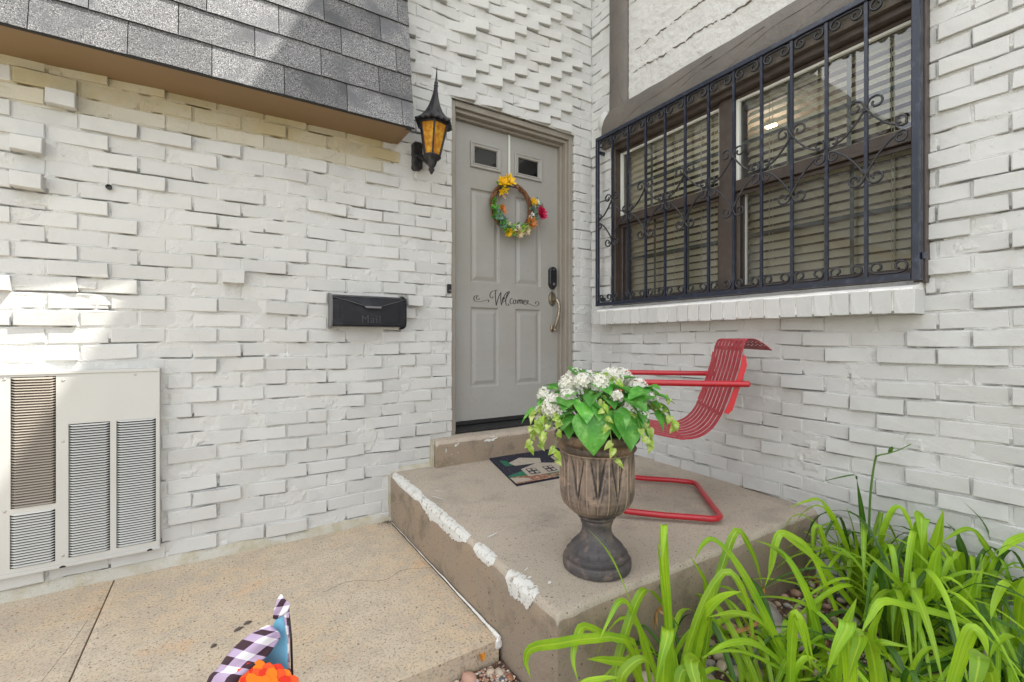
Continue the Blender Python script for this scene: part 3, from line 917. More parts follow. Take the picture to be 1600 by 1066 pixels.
TM = thing('timber_trim', 'taupe timber post and arched header over the barred window', 'timber trim', (2.4, 1.5, 2.6))
mb = MB(); n = 40
for i in range(n+1):
    z = 2.58+(3.95-2.58)*i/n
    w0 = 2.262+.003*noise.noise((z*6, 0, 0)); w1 = 2.432+.003*noise.noise((z*6, 5, 0))
    for (y, x) in ((w1, 2.42), (w1, 2.374), (w1-.006, 2.368), ((w0+w1)/2+.02, 2.367-.002*noise.noise((z*8, 3, 0))), (w0+.006, 2.368), (w0, 2.374), (w0, 2.42)):
        mb.v.append((x, y, z))
for i in range(n):
    for k in range(6):
        a = i*7+k; mb.f.append((a, a+1, a+8, a+7)); mb.m.append(0)
autosmooth(mb.build('post', M['timber'], TM), 50)
mb = MB(); n = 80
def htop(y):
    b = 2.695 + .012*noise.noise((y*2.2, 1, 0)) + .004*noise.noise((y*9, 1, 0))
    d = 2.50-y
    if d < .12: b = 2.575 + .12*sqrt(max(0, 1-((.12-d)/.12)**2))
    return b
for i in range(n+1):
    y = 2.498-(2.498-.50)*i/n
    zt = htop(y); zb = 2.44
    for (x, z) in ((2.42, zt), (2.366, zt), (2.358, zt-.008), (2.357, zt*.7+zb*.3), (2.3565-.002*noise.noise((y*7, 2, 0)), (zt+zb)/2), (2.358, zb+.01), (2.364, zb), (2.42, zb)):
        mb.v.append((x, y, z))
for i in range(n):
    for k in range(7):
        a = i*8+k; mb.f.append((a, a+1, a+9, a+8)); mb.m.append(0)
mb.f.append(tuple(range(8))[::-1]); mb.m.append(0)
autosmooth(mb.build('header', M['timber'], TM), 50)
# hand-hewn chisel lines
for (p) in (((2.35,2.53),(2.15,2.60),(1.9,2.62),(1.6,2.66)), ((1.95,2.50),(1.75,2.60),(1.5,2.63),(1.3,2.655)), ((1.55,2.52),(1.3,2.62),(1.05,2.64),(.8,2.67)), ((1.2,2.52),(1.0,2.60),(.75,2.64),(.6,2.66))):
    mb = MB(); mb.tube([(2.3565, q.x, q.y) for q in catmull([(a, b, 0) for a, b in p], 30)], [.0016+.0012*sin(i*.9) for i in range(31)], 6); mb.build('hewn_ridge', M['timber'], TM)
mb = MB(); mb.tube([(2.366, q.x, q.y) for q in catmull([(2.40, 3.3, 0), (2.36, 3.0, 0), (2.33, 2.8, 0), (2.29, 2.70, 0)], 24)], .0018, 6); mb.build('hewn_ridge', M['timber'], TM)
# rounded mortar corbel beside the header
mb = MB()
mb.ball((2.395, 2.505, 2.655), .075, 14, 10, (.42, .8, .95), jit=.06, rnd=R)
autosmooth(mb.build('mortar_blob', M['mortar'], WR.t), 60)

# ================================================================== MANSARD
MR = thing('mansard_overhang', 'overhanging grey shingled mansard roof edge with tan soffit', 'roof', (0, 2.4, 2.2))
YS, ZS, SL = 2.397, 2.1955, .134
XR = .888; XL = -6.2; NC = 13; PC = .1495
ZT = ZS+NC*PC
def my(z): return YS+SL*(z-ZS)
ang = math.atan(SL)
def shingle_mesh(wd, v):
    rr = random.Random(v); mb = MB(); h = .165; t = .0085; n = 6
    # outline with slightly ragged bottom edge
    bot = [(wd*i/n, rr.uniform(-.0012, .0012)) for i in range(n+1)]
    vs = [(x, -t, z) for x, z in bot] + [(wd, -t*.35, h), (0, -t*.35, h)] + [(x, .0, z) for x, z in bot] + [(wd, 0, h), (0, 0, h)]
    k = n+3
    fs = [tuple(range(k)), tuple(range(k, 2*k))[::-1]] + [(i, i+k, (i+1) % k+k, (i+1) % k) for i in range(k)]
    mb.add(vs, fs)
    for i in range(n): mb.m[2+i] = 1
    return mb.mesh('shingle', [M['shingle'], M['underlay']])
SHM = [shingle_mesh(.281, v) for v in range(8)]
cut_cache = {}
for c in range(NC):
    z = ZS - .004 + PC*c
    off = (-.406 + (.135 if c % 2 else 0) + [0, .03, -.02, .05][c % 4] + .02) % .285
    x = XL+off
    i = 0
    xs = [XL]
    xx = XL+off
    while xx < XR: xs.append(xx); xx += .285
    xs.append(XR)
    for a, b in zip(xs[:-1], xs[1:]):
        if b-a < .03: continue
        o = bpy.data.objects.new('shingle', SHM[R.randrange(8)]); C.objects.link(o); adopt(o, MR)
        sc = (b-a-.0035)/.281
        zj = z+R.uniform(-.0015, .0015)
        o.matrix_basis = Matrix.Translation((a, my(zj)-.004-R.uniform(0, .0012), zj)) @ Matrix.Rotation(-ang-.02, 4, 'X') @ Matrix.Diagonal((sc, 1, 1, 1))
mb = MB()
mb.add([(XL, YS+.002, ZS), (XR-.004, YS+.002, ZS), (XR-.004, my(ZT)+.002, ZT), (XL, my(ZT)+.002, ZT), (XL, 2.8, ZS+.01), (XR-.004, 2.8, ZS+.01), (XR-.004, 2.8, ZT), (XL, 2.8, ZT)],
       [(0,1,2,3), (1,5,6,2), (3,2,6,7), (0,3,7,4), (0,4,5,1)])
mb.build('roof_deck', M['underlay'], MR)
mb = MB(); mb.box(XL, .848, YS+.012, 2.66, ZS-.004, ZS+.008)
mb.build('soffit', M['soffit'], MR)
mb = MB(); mb.box(.848, XR-.006, YS+.012, 2.66, ZS+.001, ZS+.012); mb.build('soffit_return', M['soffit'], MR)
mb = MB(); mb.box(XL, XR+.002, YS-.008, YS+.008, ZS-.006, ZS-.001); mb.build('drip_edge', M['underlay'], MR)
BLADES = [
 ('a', [(1.125, 0.921, -0.053), (1.081, 0.925, 0.082), (1.02, 0.94, 0.246), (0.96, 0.955, 0.39), (0.915, 0.96, 0.463), (0.864, 0.968, 0.52)], 0.0209, 'l'),
 ('a', [(1.122, 0.899, -0.037), (1.116, 0.894, 0.131), (1.107, 0.891, 0.243), (1.094, 0.891, 0.371), (1.083, 0.889, 0.505)], 0.025, 'cut'),
 ('a', [(1.123, 0.91, -0.018), (1.102, 0.896, 0.199), (1.072, 0.888, 0.362), (1.042, 0.879, 0.495)], 0.012, 'l'),
 ('a', [(0.896, 0.912, 0.051), (0.927, 0.922, 0.143), (0.976, 0.921, 0.25), (1.022, 0.921, 0.314), (1.064, 0.924, 0.311), (1.121, 0.918, 0.247), (1.191, 0.903, 0.152)], 0.031, 'l'),
 ('a', [(1.081, 0.925, -0.01), (1.032, 0.923, 0.171), (0.979, 0.924, 0.289), (0.934, 0.919, 0.321), (0.891, 0.913, 0.292), (0.844, 0.91, 0.24)], 0.0185, 'l'),
 ('a', [(1.038, 0.929, -0.021), (0.996, 0.918, 0.177), (0.92, 0.929, 0.216), (0.834, 0.946, 0.271), (0.794, 0.933, 0.264), (0.764, 0.915, 0.228), (0.755, 0.883, 0.192)], 0.0257, 'l'),
 ('a', [(1.022, 0.915, 0.021), (0.949, 0.902, 0.212), (0.825, 0.921, 0.255), (0.724, 0.926, 0.275), (0.641, 0.92, 0.298), (0.599, 0.887, 0.302), (0.581, 0.84, 0.298)], 0.0264, 'l'),
 ('a', [(1.111, 0.871, -0.04), (1.126, 0.857, 0.096), (1.14, 0.843, 0.183), (1.173, 0.818, 0.301), (1.214, 0.788, 0.382), (1.241, 0.766, 0.368), (1.262, 0.749, 0.308), (1.274, 0.737, 0.216), (1.255, 0.744, 0.099)], 0.0234, 'l'),
 ('a', [(1.224, 0.906, -0.028), (1.287, 0.879, 0.22), (1.327, 0.868, 0.329), (1.357, 0.862, 0.393), (1.39, 0.855, 0.44), (1.426, 0.846, 0.403), (1.464, 0.835, 0.33), (1.492, 0.831, 0.243)], 0.0261, 'l'),
 ('b', [(1.5, 0.707, -0.041), (1.454, 0.733, 0.067), (1.404, 0.761, 0.18), (1.35, 0.792, 0.305), (1.296, 0.823, 0.4), (1.251, 0.848, 0.446), (1.223, 0.863, 0.428), (1.201, 0.873, 0.388)], 0.0324, 'l'),
 ('a', [(1.221, 0.884, -0.041), (1.241, 0.854, 0.164), (1.223, 0.847, 0.305), (1.191, 0.85, 0.367), (1.153, 0.856, 0.42)], 0.019, 'l'),
 ('a', [(1.164, 0.861, 0.025), (1.169, 0.828, 0.224), (1.165, 0.801, 0.286), (1.177, 0.764, 0.336), (1.196, 0.722, 0.364)], 0.0324, 'l'),
 ('b', [(1.627, 0.745, -0.029), (1.602, 0.742, 0.208), (1.563, 0.748, 0.287), (1.507, 0.765, 0.365), (1.451, 0.781, 0.404), (1.392, 0.799, 0.429)], 0.0216, 'l'),
 ('b', [(1.755, 0.723, 0.121), (1.673, 0.766, 0.329), (1.617, 0.791, 0.385), (1.567, 0.813, 0.405), (1.543, 0.818, 0.359), (1.527, 0.818, 0.308), (1.496, 0.828, 0.234)], 0.0248, 'l'),
 ('b', [(1.41, 0.646, 0.011), (1.31, 0.665, 0.167), (1.217, 0.679, 0.291), (1.124, 0.694, 0.342), (1.03, 0.709, 0.355)], 0.026, 'l'),
 ('a', [(0.907, 0.751, 0.11), (0.899, 0.741, 0.225), (0.893, 0.729, 0.307), (0.886, 0.718, 0.366)], 0.0304, 'cut'),
 ('a', [(0.981, 0.752, 0.076), (0.962, 0.748, 0.195), (0.941, 0.746, 0.28), (0.928, 0.738, 0.331)], 0.0185, 'l'),
 ('a', [(0.882, 0.838, 0.06), (0.87, 0.852, 0.16), (0.889, 0.845, 0.199), (0.925, 0.828, 0.219), (0.958, 0.814, 0.187)], 0.0283, 'l'),
 ('a', [(0.996, 0.695, 0.11), (0.974, 0.685, 0.23), (0.944, 0.681, 0.29), (0.917, 0.674, 0.311)], 0.0358, 'cut'),
 ('a', [(0.919, 0.72, 0.127), (0.932, 0.72, 0.227), (0.952, 0.715, 0.249), (0.988, 0.7, 0.208)], 0.0264, 'l'),
 ('a', [(0.77, 0.873, 0.085), (0.748, 0.868, 0.189), (0.782, 0.827, 0.224), (0.807, 0.791, 0.241)], 0.0184, 'l'),
 ('a', [(1.033, 0.885, -0.041), (0.959, 0.884, 0.143), (0.867, 0.895, 0.197), (0.794, 0.894, 0.229)], 0.0239, 'l'),
 ('b', [(1.389, 0.636, 0.001), (1.299, 0.645, 0.133), (1.176, 0.675, 0.22), (1.078, 0.69, 0.262), (0.985, 0.702, 0.275)], 0.0286, 'l'),
 ('b', [(1.427, 0.683, -0.021), (1.35, 0.695, 0.118), (1.255, 0.721, 0.201), (1.162, 0.744, 0.221), (1.077, 0.762, 0.201)], 0.0236, 'l'),
 ('b', [(1.494, 0.664, -0.091), (1.437, 0.724, 0.057), (1.415, 0.761, 0.143), (1.392, 0.799, 0.21), (1.392, 0.823, 0.25)], 0.0217, 'l'),
 ('a', [(1.268, 0.783, -0.075), (1.317, 0.796, 0.06), (1.295, 0.853, 0.146), (1.299, 0.894, 0.215)], 0.0193, 'l'),
 ('b', [(1.253, 0.627, 0.067), (1.247, 0.619, 0.241), (1.244, 0.609, 0.342), (1.246, 0.596, 0.32), (1.258, 0.576, 0.215)], 0.0249, 'l'),
 ('c', [(2.281, 0.828, -0.028), (2.242, 0.822, 0.178), (2.198, 0.818, 0.35), (2.15, 0.817, 0.49)], 0.0232, 'dark'),
 ('c', [(2.15, 0.817, 0.488), (2.125, 0.816, 0.51), (2.054, 0.846, 0.502), (1.982, 0.876, 0.49)], 0.0083, 'dark'),
 ('c', [(2.175, 0.825, 0.006), (2.124, 0.833, 0.184), (2.054, 0.854, 0.331), (1.982, 0.876, 0.418), (1.911, 0.897, 0.42), (1.833, 0.923, 0.403)], 0.0206, 'l'),
 ('c', [(2.124, 0.786, 0.04), (2.089, 0.792, 0.209), (2.058, 0.796, 0.323), (2.022, 0.803, 0.41)], 0.0308, 'l'),
 ('c', [(2.226, 0.78, 0.049), (2.23, 0.763, 0.25), (2.258, 0.73, 0.379), (2.285, 0.699, 0.352), (2.307, 0.67, 0.221)], 0.0242, 'l'),
 ('d', [(2.179, 0.632, 0.01), (2.161, 0.62, 0.192), (2.139, 0.611, 0.31), (2.111, 0.605, 0.412)], 0.0514, 'cut'),
 ('d', [(2.241, 0.617, 0.084), (2.244, 0.607, 0.244), (2.249, 0.596, 0.324), (2.257, 0.583, 0.423)], 0.0381, 'l'),
 ('d', [(2.43, 0.533, 0.068), (2.377, 0.547, 0.199), (2.325, 0.56, 0.311), (2.265, 0.578, 0.374)], 0.03, 'dark'),
 ('e', [(2.468, 0.473, 0.128), (2.431, 0.481, 0.247), (2.372, 0.502, 0.372), (2.289, 0.539, 0.46)], 0.0104, 'dark'),
 ('e', [(2.504, 0.403, 0.107), (2.387, 0.463, 0.231), (2.31, 0.498, 0.337), (2.254, 0.518, 0.371), (2.196, 0.541, 0.356), (2.146, 0.559, 0.335)], 0.022, 'l'),
 ('e', [(2.426, 0.358, 0.369), (2.351, 0.397, 0.364), (2.297, 0.423, 0.343), (2.254, 0.443, 0.302)], 0.029, 'l'),
 ('d', [(2.119, 0.493, 0.024), (1.997, 0.549, 0.143), (1.884, 0.6, 0.245), (1.805, 0.63, 0.323), (1.738, 0.651, 0.377)], 0.0312, 'l'),
 ('c', [(1.942, 0.712, 0.047), (1.855, 0.749, 0.154), (1.776, 0.781, 0.26), (1.692, 0.817, 0.335), (1.619, 0.845, 0.38), (1.583, 0.85, 0.313), (1.558, 0.848, 0.25)], 0.0248, 'l'),
 ('c', [(1.607, 0.687, -0.085), (1.597, 0.696, 0.059), (1.562, 0.72, 0.225), (1.515, 0.752, 0.34), (1.48, 0.777, 0.383), (1.451, 0.797, 0.403)], 0.0276, 'l'),
 ('c', [(2.035, 0.783, 0.085), (1.968, 0.818, 0.194), (1.925, 0.838, 0.293), (1.9, 0.847, 0.346), (1.878, 0.854, 0.325), (1.872, 0.851, 0.206)], 0.0229, 'l'),
 ('d', [(2.003, 0.389, 0.102), (1.918, 0.431, 0.179), (1.834, 0.472, 0.22), (1.739, 0.521, 0.25), (1.654, 0.563, 0.274), (1.61, 0.579, 0.231), (1.575, 0.589, 0.19)], 0.0296, 'l'),
 ('d', [(2.02, 0.556, 0.024), (2.01, 0.55, 0.154), (2.007, 0.54, 0.299), (2.01, 0.526, 0.377)], 0.0422, 'l'),
 ('d', [(2.031, 0.489, 0.057), (2.026, 0.477, 0.171), (2.027, 0.461, 0.238), (2.028, 0.444, 0.308)], 0.0423, 'l'),
 ('b', [(1.252, 0.627, 0.104), (1.252, 0.623, 0.228), (1.252, 0.618, 0.321), (1.26, 0.608, 0.336), (1.273, 0.595, 0.296), (1.287, 0.582, 0.209)], 0.0206, 'l'),
 ('b', [(1.274, 0.495, 0.155), (1.249, 0.488, 0.281), (1.221, 0.481, 0.359), (1.196, 0.474, 0.41)], 0.0366, 'cut'),
 ('b', [(1.306, 0.451, 0.172), (1.281, 0.451, 0.29), (1.252, 0.454, 0.363), (1.22, 0.458, 0.381)], 0.0337, 'cut'),
 ('d', [(1.568, 0.404, 0.09), (1.587, 0.382, 0.215), (1.596, 0.367, 0.291), (1.6, 0.355, 0.321), (1.608, 0.34, 0.301), (1.607, 0.332, 0.261)], 0.0321, 'l'),
 ('d', [(1.459, 0.283, 0.221), (1.423, 0.29, 0.323), (1.392, 0.295, 0.357), (1.365, 0.296, 0.372)], 0.036, 'cut'),
 ('b', [(1.467, 0.61, 0.026), (1.465, 0.603, 0.142), (1.474, 0.59, 0.237), (1.496, 0.568, 0.331)], 0.0341, 'l'),
 ('d', [(1.661, 0.487, 0.058), (1.575, 0.502, 0.141), (1.492, 0.515, 0.233), (1.518, 0.459, 0.246)], 0.0262, 'l'),
 ('e', [(2.152, 0.294, 0.123), (2.048, 0.348, 0.256), (1.992, 0.372, 0.317), (1.949, 0.388, 0.267), (1.923, 0.392, 0.218)], 0.0254, 'l'),
 ('e', [(1.971, 0.291, 0.058), (1.917, 0.313, 0.176), (1.864, 0.335, 0.222), (1.812, 0.356, 0.209), (1.776, 0.367, 0.165)], 0.0262, 'l'),
 ('b', [(1.716, 0.547, -0.003), (1.661, 0.574, 0.085), (1.636, 0.582, 0.173), (1.657, 0.561, 0.259)], 0.032, 'l'),
 ('d', [(2.153, 0.412, -0.019), (2.111, 0.447, 0.113), (2.101, 0.461, 0.2), (2.13, 0.451, 0.304)], 0.0272, 'l'),
 ('e', [(2.143, 0.36, -0.056), (2.1, 0.367, 0.173), (2.099, 0.348, 0.298), (2.11, 0.321, 0.335)], 0.0321, 'l'),
]
STALKS = [('stalk1', [(2.258, 0.819, -0.074), (2.244, 0.811, 0.181), (2.233, 0.801, 0.414), (2.232, 0.785, 0.559), (2.227, 0.771, 0.584), (2.243, 0.744, 0.596), (2.268, 0.712, 0.616), (2.283, 0.685, 0.64)]), ('stalk2', [(2.552, 0.455, 0.015), (2.547, 0.444, 0.267), (2.538, 0.435, 0.403), (2.531, 0.425, 0.52), (2.519, 0.417, 0.618)])]
# ================================================================== FRONT DOOR
D = thing('front_door', 'greige six panel front door with two small lites and Welcome lettering', 'door', (1.73, 2.76, .45))
DF = 2.760   # face of the leaf
def frame_bar(name, x0, x1, y0, y1, z0, z1, m=M['trim'], p=D, b=.003):
    mb = MB(); mb.box(x0, x1, y0, y1, z0, z1); o = mb.build(name, m, p); bevel(o, b, 2); return o
# brick mould : stepped profile
for s, (xa, xb) in ((0, (1.229, 1.262)), (1, (2.194, 2.227))):
    frame_bar('brick_mould', xa, xb, 2.668, 2.80, .440, 2.572)
frame_bar('brick_mould', 1.2625, 2.1935, 2.668, 2.80, 2.535, 2.572)
for (a, b_, y) in ((2.176, 2.1935, 2.690), (1.2625, 1.276, 2.690)):
    frame_bar('jamb', a, b_, y, 2.84, .442, 2.534)
frame_bar('jamb', 1.2765, 2.1755, 2.690, 2.84, 2.512, 2.534)
for (a, b_) in ((2.158, 2.1755), (1.2765, 1.290)):
    frame_bar('door_stop', a, b_, 2.728, 2.84, .445, 2.5115)
frame_bar('door_stop', 1.2905, 2.1575, 2.728, 2.84, 2.494, 2.5115)
# leaf as a grid with modelled panels
X0, X1, ZA, ZB = 1.292, 2.156, .505, 2.492
lites = [(1.414, 1.652, 2.208, 2.380), (1.766, 2.004, 2.208, 2.380)]
panels = [(1.417, 1.645, 1.432, 2.070), (1.772, 2.000, 1.432, 2.070), (1.417, 1.640, .722, 1.268), (1.775, 1.998, .722, 1.268)]
holes = lites + panels
leaf_t = MB()
xs = sorted(set([X0, X1] + [h[0] for h in holes] + [h[1] for h in holes]))
zs = sorted(set([ZA, ZB] + [h[2] for h in holes] + [h[3] for h in holes]))
for i in range(len(xs)-1):
    for j in range(len(zs)-1):
        xc, zc = (xs[i]+xs[i+1])/2, (zs[j]+zs[j+1])/2
        if any(h[0] < xc < h[1] and h[2] < zc < h[3] for h in holes): continue
        leaf_t.add([(xs[i], DF, zs[j]), (xs[i+1], DF, zs[j]), (xs[i+1], DF, zs[j+1]), (xs[i], DF, zs[j+1])], [(0,1,2,3)])
leaf_t.add([(X0,DF,ZA),(X1,DF,ZA),(X1,DF+.044,ZA),(X0,DF+.044,ZA),(X0,DF,ZB),(X1,DF,ZB),(X1,DF+.044,ZB),(X0,DF+.044,ZB)], [(0,3,2,1),(4,5,6,7),(1,2,6,5),(2,3,7,6),(3,0,4,7)])
leaf = leaf_t.build('door_leaf', M['door'], D)
def rings(mb, h, prof):
    """nested rectangles: prof = [(inset, depth)]"""
    b = len(mb.v)
    for ins, d in prof:
        mb.v += [(h[0]+ins, DF+d, h[2]+ins), (h[1]-ins, DF+d, h[2]+ins), (h[1]-ins, DF+d, h[3]-ins), (h[0]+ins, DF+d, h[3]-ins)]
    for i in range(len(prof)-1):
        for k in range(4):
            a = b+i*4+k; c = b+i*4+(k+1) % 4
            mb.f.append((a, c, c+4, a+4)); mb.m.append(0)
for h in panels:
    mb = MB()
    rings(mb, h, [(0, 0), (.003, .001), (.009, .010), (.013, .012), (.020, .012), (.026, .010), (.043, .0035), (.046, .003)])
    L = len(mb.v); mb.f.append((L-4, L-3, L-2, L-1)); mb.m.append(0)
    mb.build('door_panel', M['door'], leaf)
for h in lites:
    mb = MB()
    rings(mb, h, [(0, 0), (0, -.010), (.003, -.013), (.010, -.013), (.013, -.009), (.019, -.008), (.022, -.012), (.028, -.011), (.032, -.004), (.032, .012)])
    mb.build('lite_frame', M['door'], leaf)
    mb = MB(); mb.add([(h[0]+.03, DF+.004, h[2]+.03), (h[1]-.03, DF+.004, h[2]+.03), (h[1]-.03, DF+.004, h[3]-.03), (h[0]+.03, DF+.004, h[3]-.03)], [(0,1,2,3)])
    mb.build('pane', M['lite'], leaf)
mb = MB(); mb.box(1.25, 2.2, 2.99, 3.0, .45, 2.6); mb.build('hall_dark', M['dark'], D)
# sweep + threshold
frame_bar('door_sweep', X0+.002, X1-.002, DF-.004, DF+.02, .478, .503, M['blackrub'], D, .002)
mb = MB(); mb.add([(1.263,2.672,.443),(2.193,2.672,.443),(2.193,2.672,.452),(1.263,2.672,.452),(1.263,2.80,.452),(2.193,2.80,.452),(1.263,2.745,.474),(2.193,2.745,.474),(1.263,2.80,.474),(2.193,2.80,.474)],
    [(0,1,2,3),(3,2,7,6),(6,7,9,8),(0,3,6,8,4),(1,5,9,7,2)])
mb.build('threshold', M['blackrub'], D)
# smart deadbolt
cx, cz = 2.100, 1.507
mb = MB()
ol = [(-.033, -.052), (-.018, -.075), (0, -.088), (.018, -.075), (.033, -.052), (.033, .058), (.022, .076), (0, .084), (-.022, .076), (-.033, .058)]
def extr(mb, ol, cx, cz, y0, y1, ins=.0):
    n = len(ol); b = len(mb.v)
    for y, s in ((y1, 1), (y0+.004, 1), (y0, 1-ins)):
        mb.v += [(cx+x*s, y, cz+z*s) for x, z in ol]
    for r_ in (0, 1):
        for k in range(n):
            k2 = (k+1) % n; mb.f.append((b+r_*n+k, b+r_*n+k2, b+(r_+1)*n+k2, b+(r_+1)*n+k)); mb.m.append(mb.mi)
    mb.f.append(tuple(b+2*n+k for k in range(n))); mb.m.append(mb.mi)
extr(mb, ol, cx, cz, DF-.026, DF, .14)
lock = mb.build('deadbolt_keypad', M['black'], leaf)
mb = MB(); mb.tube([(cx, DF-.0262, cz-.048), (cx, DF-.031, cz-.048)], .011, 14)
mb.tube([(cx, DF-.0262, cz+.062), (cx, DF-.028, cz+.062)], .006, 12); mb.build('lock_cylinder', M['mailedge'], leaf)
# grip handle
cx, cz = 2.102, 1.352
mb = MB()
mb.lathe([(.001, 0), (.020, 0), (.030, .004), (.034, .012), (.034, .016)][::-1], 28, M=Matrix.Translation((cx, DF-.016, cz)) @ Matrix.Diagonal((1, 1, 1.6, 1)) @ Matrix.Rotation(radians(-90), 4, 'X'))
autosmooth(mb.build('handle_rose', M['nickel'], leaf))
mb = MB()
gp = catmull([(cx, DF-.018, cz-.012), (cx+.004, DF-.050, cz-.010), (cx+.016, DF-.066, cz-.045), (cx+.016, DF-.066, cz-.10), (cx+.010, DF-.058, cz-.150), (cx+.003, DF-.046, cz-.195), (cx+.001, DF-.034, cz-.225), (cx+.004, DF-.040, cz-.240), (cx+.008, DF-.046, cz-.232)], 40)
mb.tube(gp, [.0085+.003*sin(pi*i/40) - (.003 if i > 34 else 0) for i in range(41)], 12)
autosmooth(mb.build('grip_handle', M['nickel'], leaf), 60)
mb = MB(); mb.lathe([(.001, 0), (.012, 0), (.017, .006), (.018, .012)][::-1], 20, M=Matrix.Translation((cx, DF-.012, cz-.222)) @ Matrix.Diagonal((1, 1, 1.5, 1)) @ Matrix.Rotation(radians(-90), 4, 'X'))
mb.tube([(cx, DF-.01, cz-.222), (cx+.001, DF-.036, cz-.226)], .007, 10)
autosmooth(mb.build('handle_foot', M['nickel'], leaf))
# Welcome lettering : brush strokes cut from vinyl
ST_ = [
 [(205,462),(190,474),(170,468),(166,448),(188,436),(152,438),(137,462),(150,488),(200,496),(262,484),(300,476),(306,492),(294,500)],
 [(356,438),(350,456),(332,456),(320,436),(326,408),(350,388),(385,378),(412,375)],
 [(398,376),(386,390),(384,440),(390,500),(394,536)],
 [(394,536),(410,480),(430,430),(452,392)],
 [(452,392),(448,440),(450,490),(456,532)],
 [(456,532),(476,470),(505,410),(548,384)],
 [(466,476),(486,466),(494,452),(480,448),(468,476),(478,494),(500,484)],
 [(498,488),(524,440),(552,396),(540,388),(520,430),(508,490),(518,528),(545,530),(540,512)],
 [(592,466),(576,458),(560,486),(568,514),(592,508)],
 [(622,470),(604,478),(600,502),(614,516),(632,498),(624,472),(642,484)],
 [(648,516),(656,474)], [(650,496),(668,470),(676,476),(670,514)], [(672,494),(690,470),(698,478),(692,514)], [(694,494),(712,472),(720,480),(714,512),(728,508)],
 [(734,498),(752,488),(752,474),(738,478),(732,504),(744,522),(766,512)],
 [(766,512),(790,490),(782,476),(770,492),(784,516),(800,512),(860,534),(905,536),(930,510),(914,488),(888,492),(884,510),(902,514)],
]
mb = MB()
for s in ST_:
    n = 6*len(s)
    c = catmull([(x, y, 0) for x, y in s], n)
    q = [Vector((1.441+(p.x-135)*.00068, DF-.0012, 1.325-(p.y-462-(p.x-135)*.035)*.00068)) for p in c]
    b = len(mb.v)
    for i, p in enumerate(q):
        t = q[min(i+1, n)]-q[max(i-1, 0)]; t.normalize()
        nn = Vector((-t.z, 0, t.x))
        wv = (.0012 + .0024*abs(t.z)**1.5)*(min(1, .4+i/4, .4+(n-i)/4))
        mb.v += [tuple(p+nn*wv), tuple(p-nn*wv)]
    for i in range(n): mb.f.append((b+2*i, b+2*i+1, b+2*i+3, b+2*i+2)); mb.m.append(0)
mb.build('welcome_lettering', M['decal'], leaf)
# door bell
mb = MB(); extr(mb, [(-.011,-.028),(.011,-.028),(.011,.028),(-.011,.028)], 1.207, 1.365, 2.628, 2.65, .15)
o = tag(mb.build('doorbell', M['black']), 'small black doorbell at the edge of the bricks left of the door', 'doorbell')
mb = MB(); mb.tube([(1.207, 2.6285, 1.352), (1.207, 2.624, 1.352)], .0065, 14); mb.build('button', M['mailedge'], o)

# ================================================================== WREATH
W = thing('wreath', 'round twig wreath with yellow orange and magenta flowers hanging on the door', 'wreath', (1.722, 2.73, 1.965))
wc = Vector((1.722, 2.722, 1.972)); WRad = .158
M['twig'] = mat('grapevine_twig', (.16,.065,.028), .75, bump=(120,.004,.8), var=(60,(.28,.13,.06),.45,.65), obj_var=.2)
for v in range(9):
    mb = MB(); pts = []
    ph = 2*pi*v/9; tw = 3+v % 3
    for i in range(72):
        a = 2*pi*i/72
        rr = .013+.004*noise.noise((a*2, v, 0))
        r_ = WRad + rr*cos(tw*a+ph) + .004*noise.noise((cos(a)*3, sin(a)*3, v))
        pts.append((wc.x + r_*cos(a), wc.y + rr*sin(tw*a+ph), wc.z + r_*sin(a)))
    mb.tube(pts, .0052, 6, closed=True)
    mb.build('vine_strand', M['twig'], W, smooth=True)
mb = MB()
mb.box(1.712, 1.728, DF-.0085, DF-.0068, 2.135, 2.491); mb.box(1.712, 1.728, DF-.0085, DF+.002, 2.4895, 2.4915)
mb.build('hanger_strap', M['vinyl'], W)
def petal(mb, base, dirv, up, L, wd, cup=.2, n=4):
    dirv = dirv.normalized(); sd = dirv.cross(up).normalized(); up = sd.cross(dirv).normalized()
    b = len(mb.v)
    for i in range(n+1):
        t = i/n
        ww = wd*.5*(sin(pi*(t*.82+.10))**.8)
        c = base + dirv*L*t + up*(cup*L*t*t)
        mb.v += [tuple(c-sd*ww+up*ww*.25), tuple(c), tuple(c+sd*ww+up*ww*.25)]
    for i in range(n):
        a = b+3*i
        mb.f += [(a, a+1, a+4, a+3), (a+1, a+2, a+5, a+4)]; mb.m += [mb.mi]*2
def flower(parent, name, c, nrm, rad_, cols, n=8, layers=2, wd=.5, cup=.25, center=None, seed=0):
    rr = random.Random(seed); mb = MB(); rad = rad_*1.22
    nrm = Vector(nrm).normalized(); a0 = nrm.orthogonal().normalized(); b0 = nrm.cross(a0)
    for l in range(layers):
        q = rad*(1-.25*l)
        for k in range(n):
            a = 2*pi*(k+.5*l)/n + rr.uniform(-.12, .12)
            dv = a0*cos(a)+b0*sin(a)+nrm*(.15+.35*l)
            petal(mb, Vector(c)+nrm*.003*l, dv, nrm, q*rr.uniform(.85, 1.1), q*wd, cup)
    mb.mi = 1
    mb.ball(Vector(c)+nrm*.006, rad*.18, 8, 5)
    return mb.build(name, [cols, center or M['twig']], parent, smooth=True)
def pm(name, c, var=None, trans=.2): 
    return mat(name, c, .55, var=var, trans=trans, obj_var=.08)
M['yel'] = pm('yellow_petal', (.85,.55,.01), (50,(.75,.38,.01),.5,.7))
M['org'] = pm('orange_petal', (.55,.17,.03), (50,(.70,.30,.06),.45,.65))
M['mag'] = pm('magenta_petal', (.62,.012,.10), (70,(.45,.01,.05),.45,.65))
M['cream'] = pm('cream_petal', (.72,.62,.40), (50,(.75,.70,.20),.5,.7))
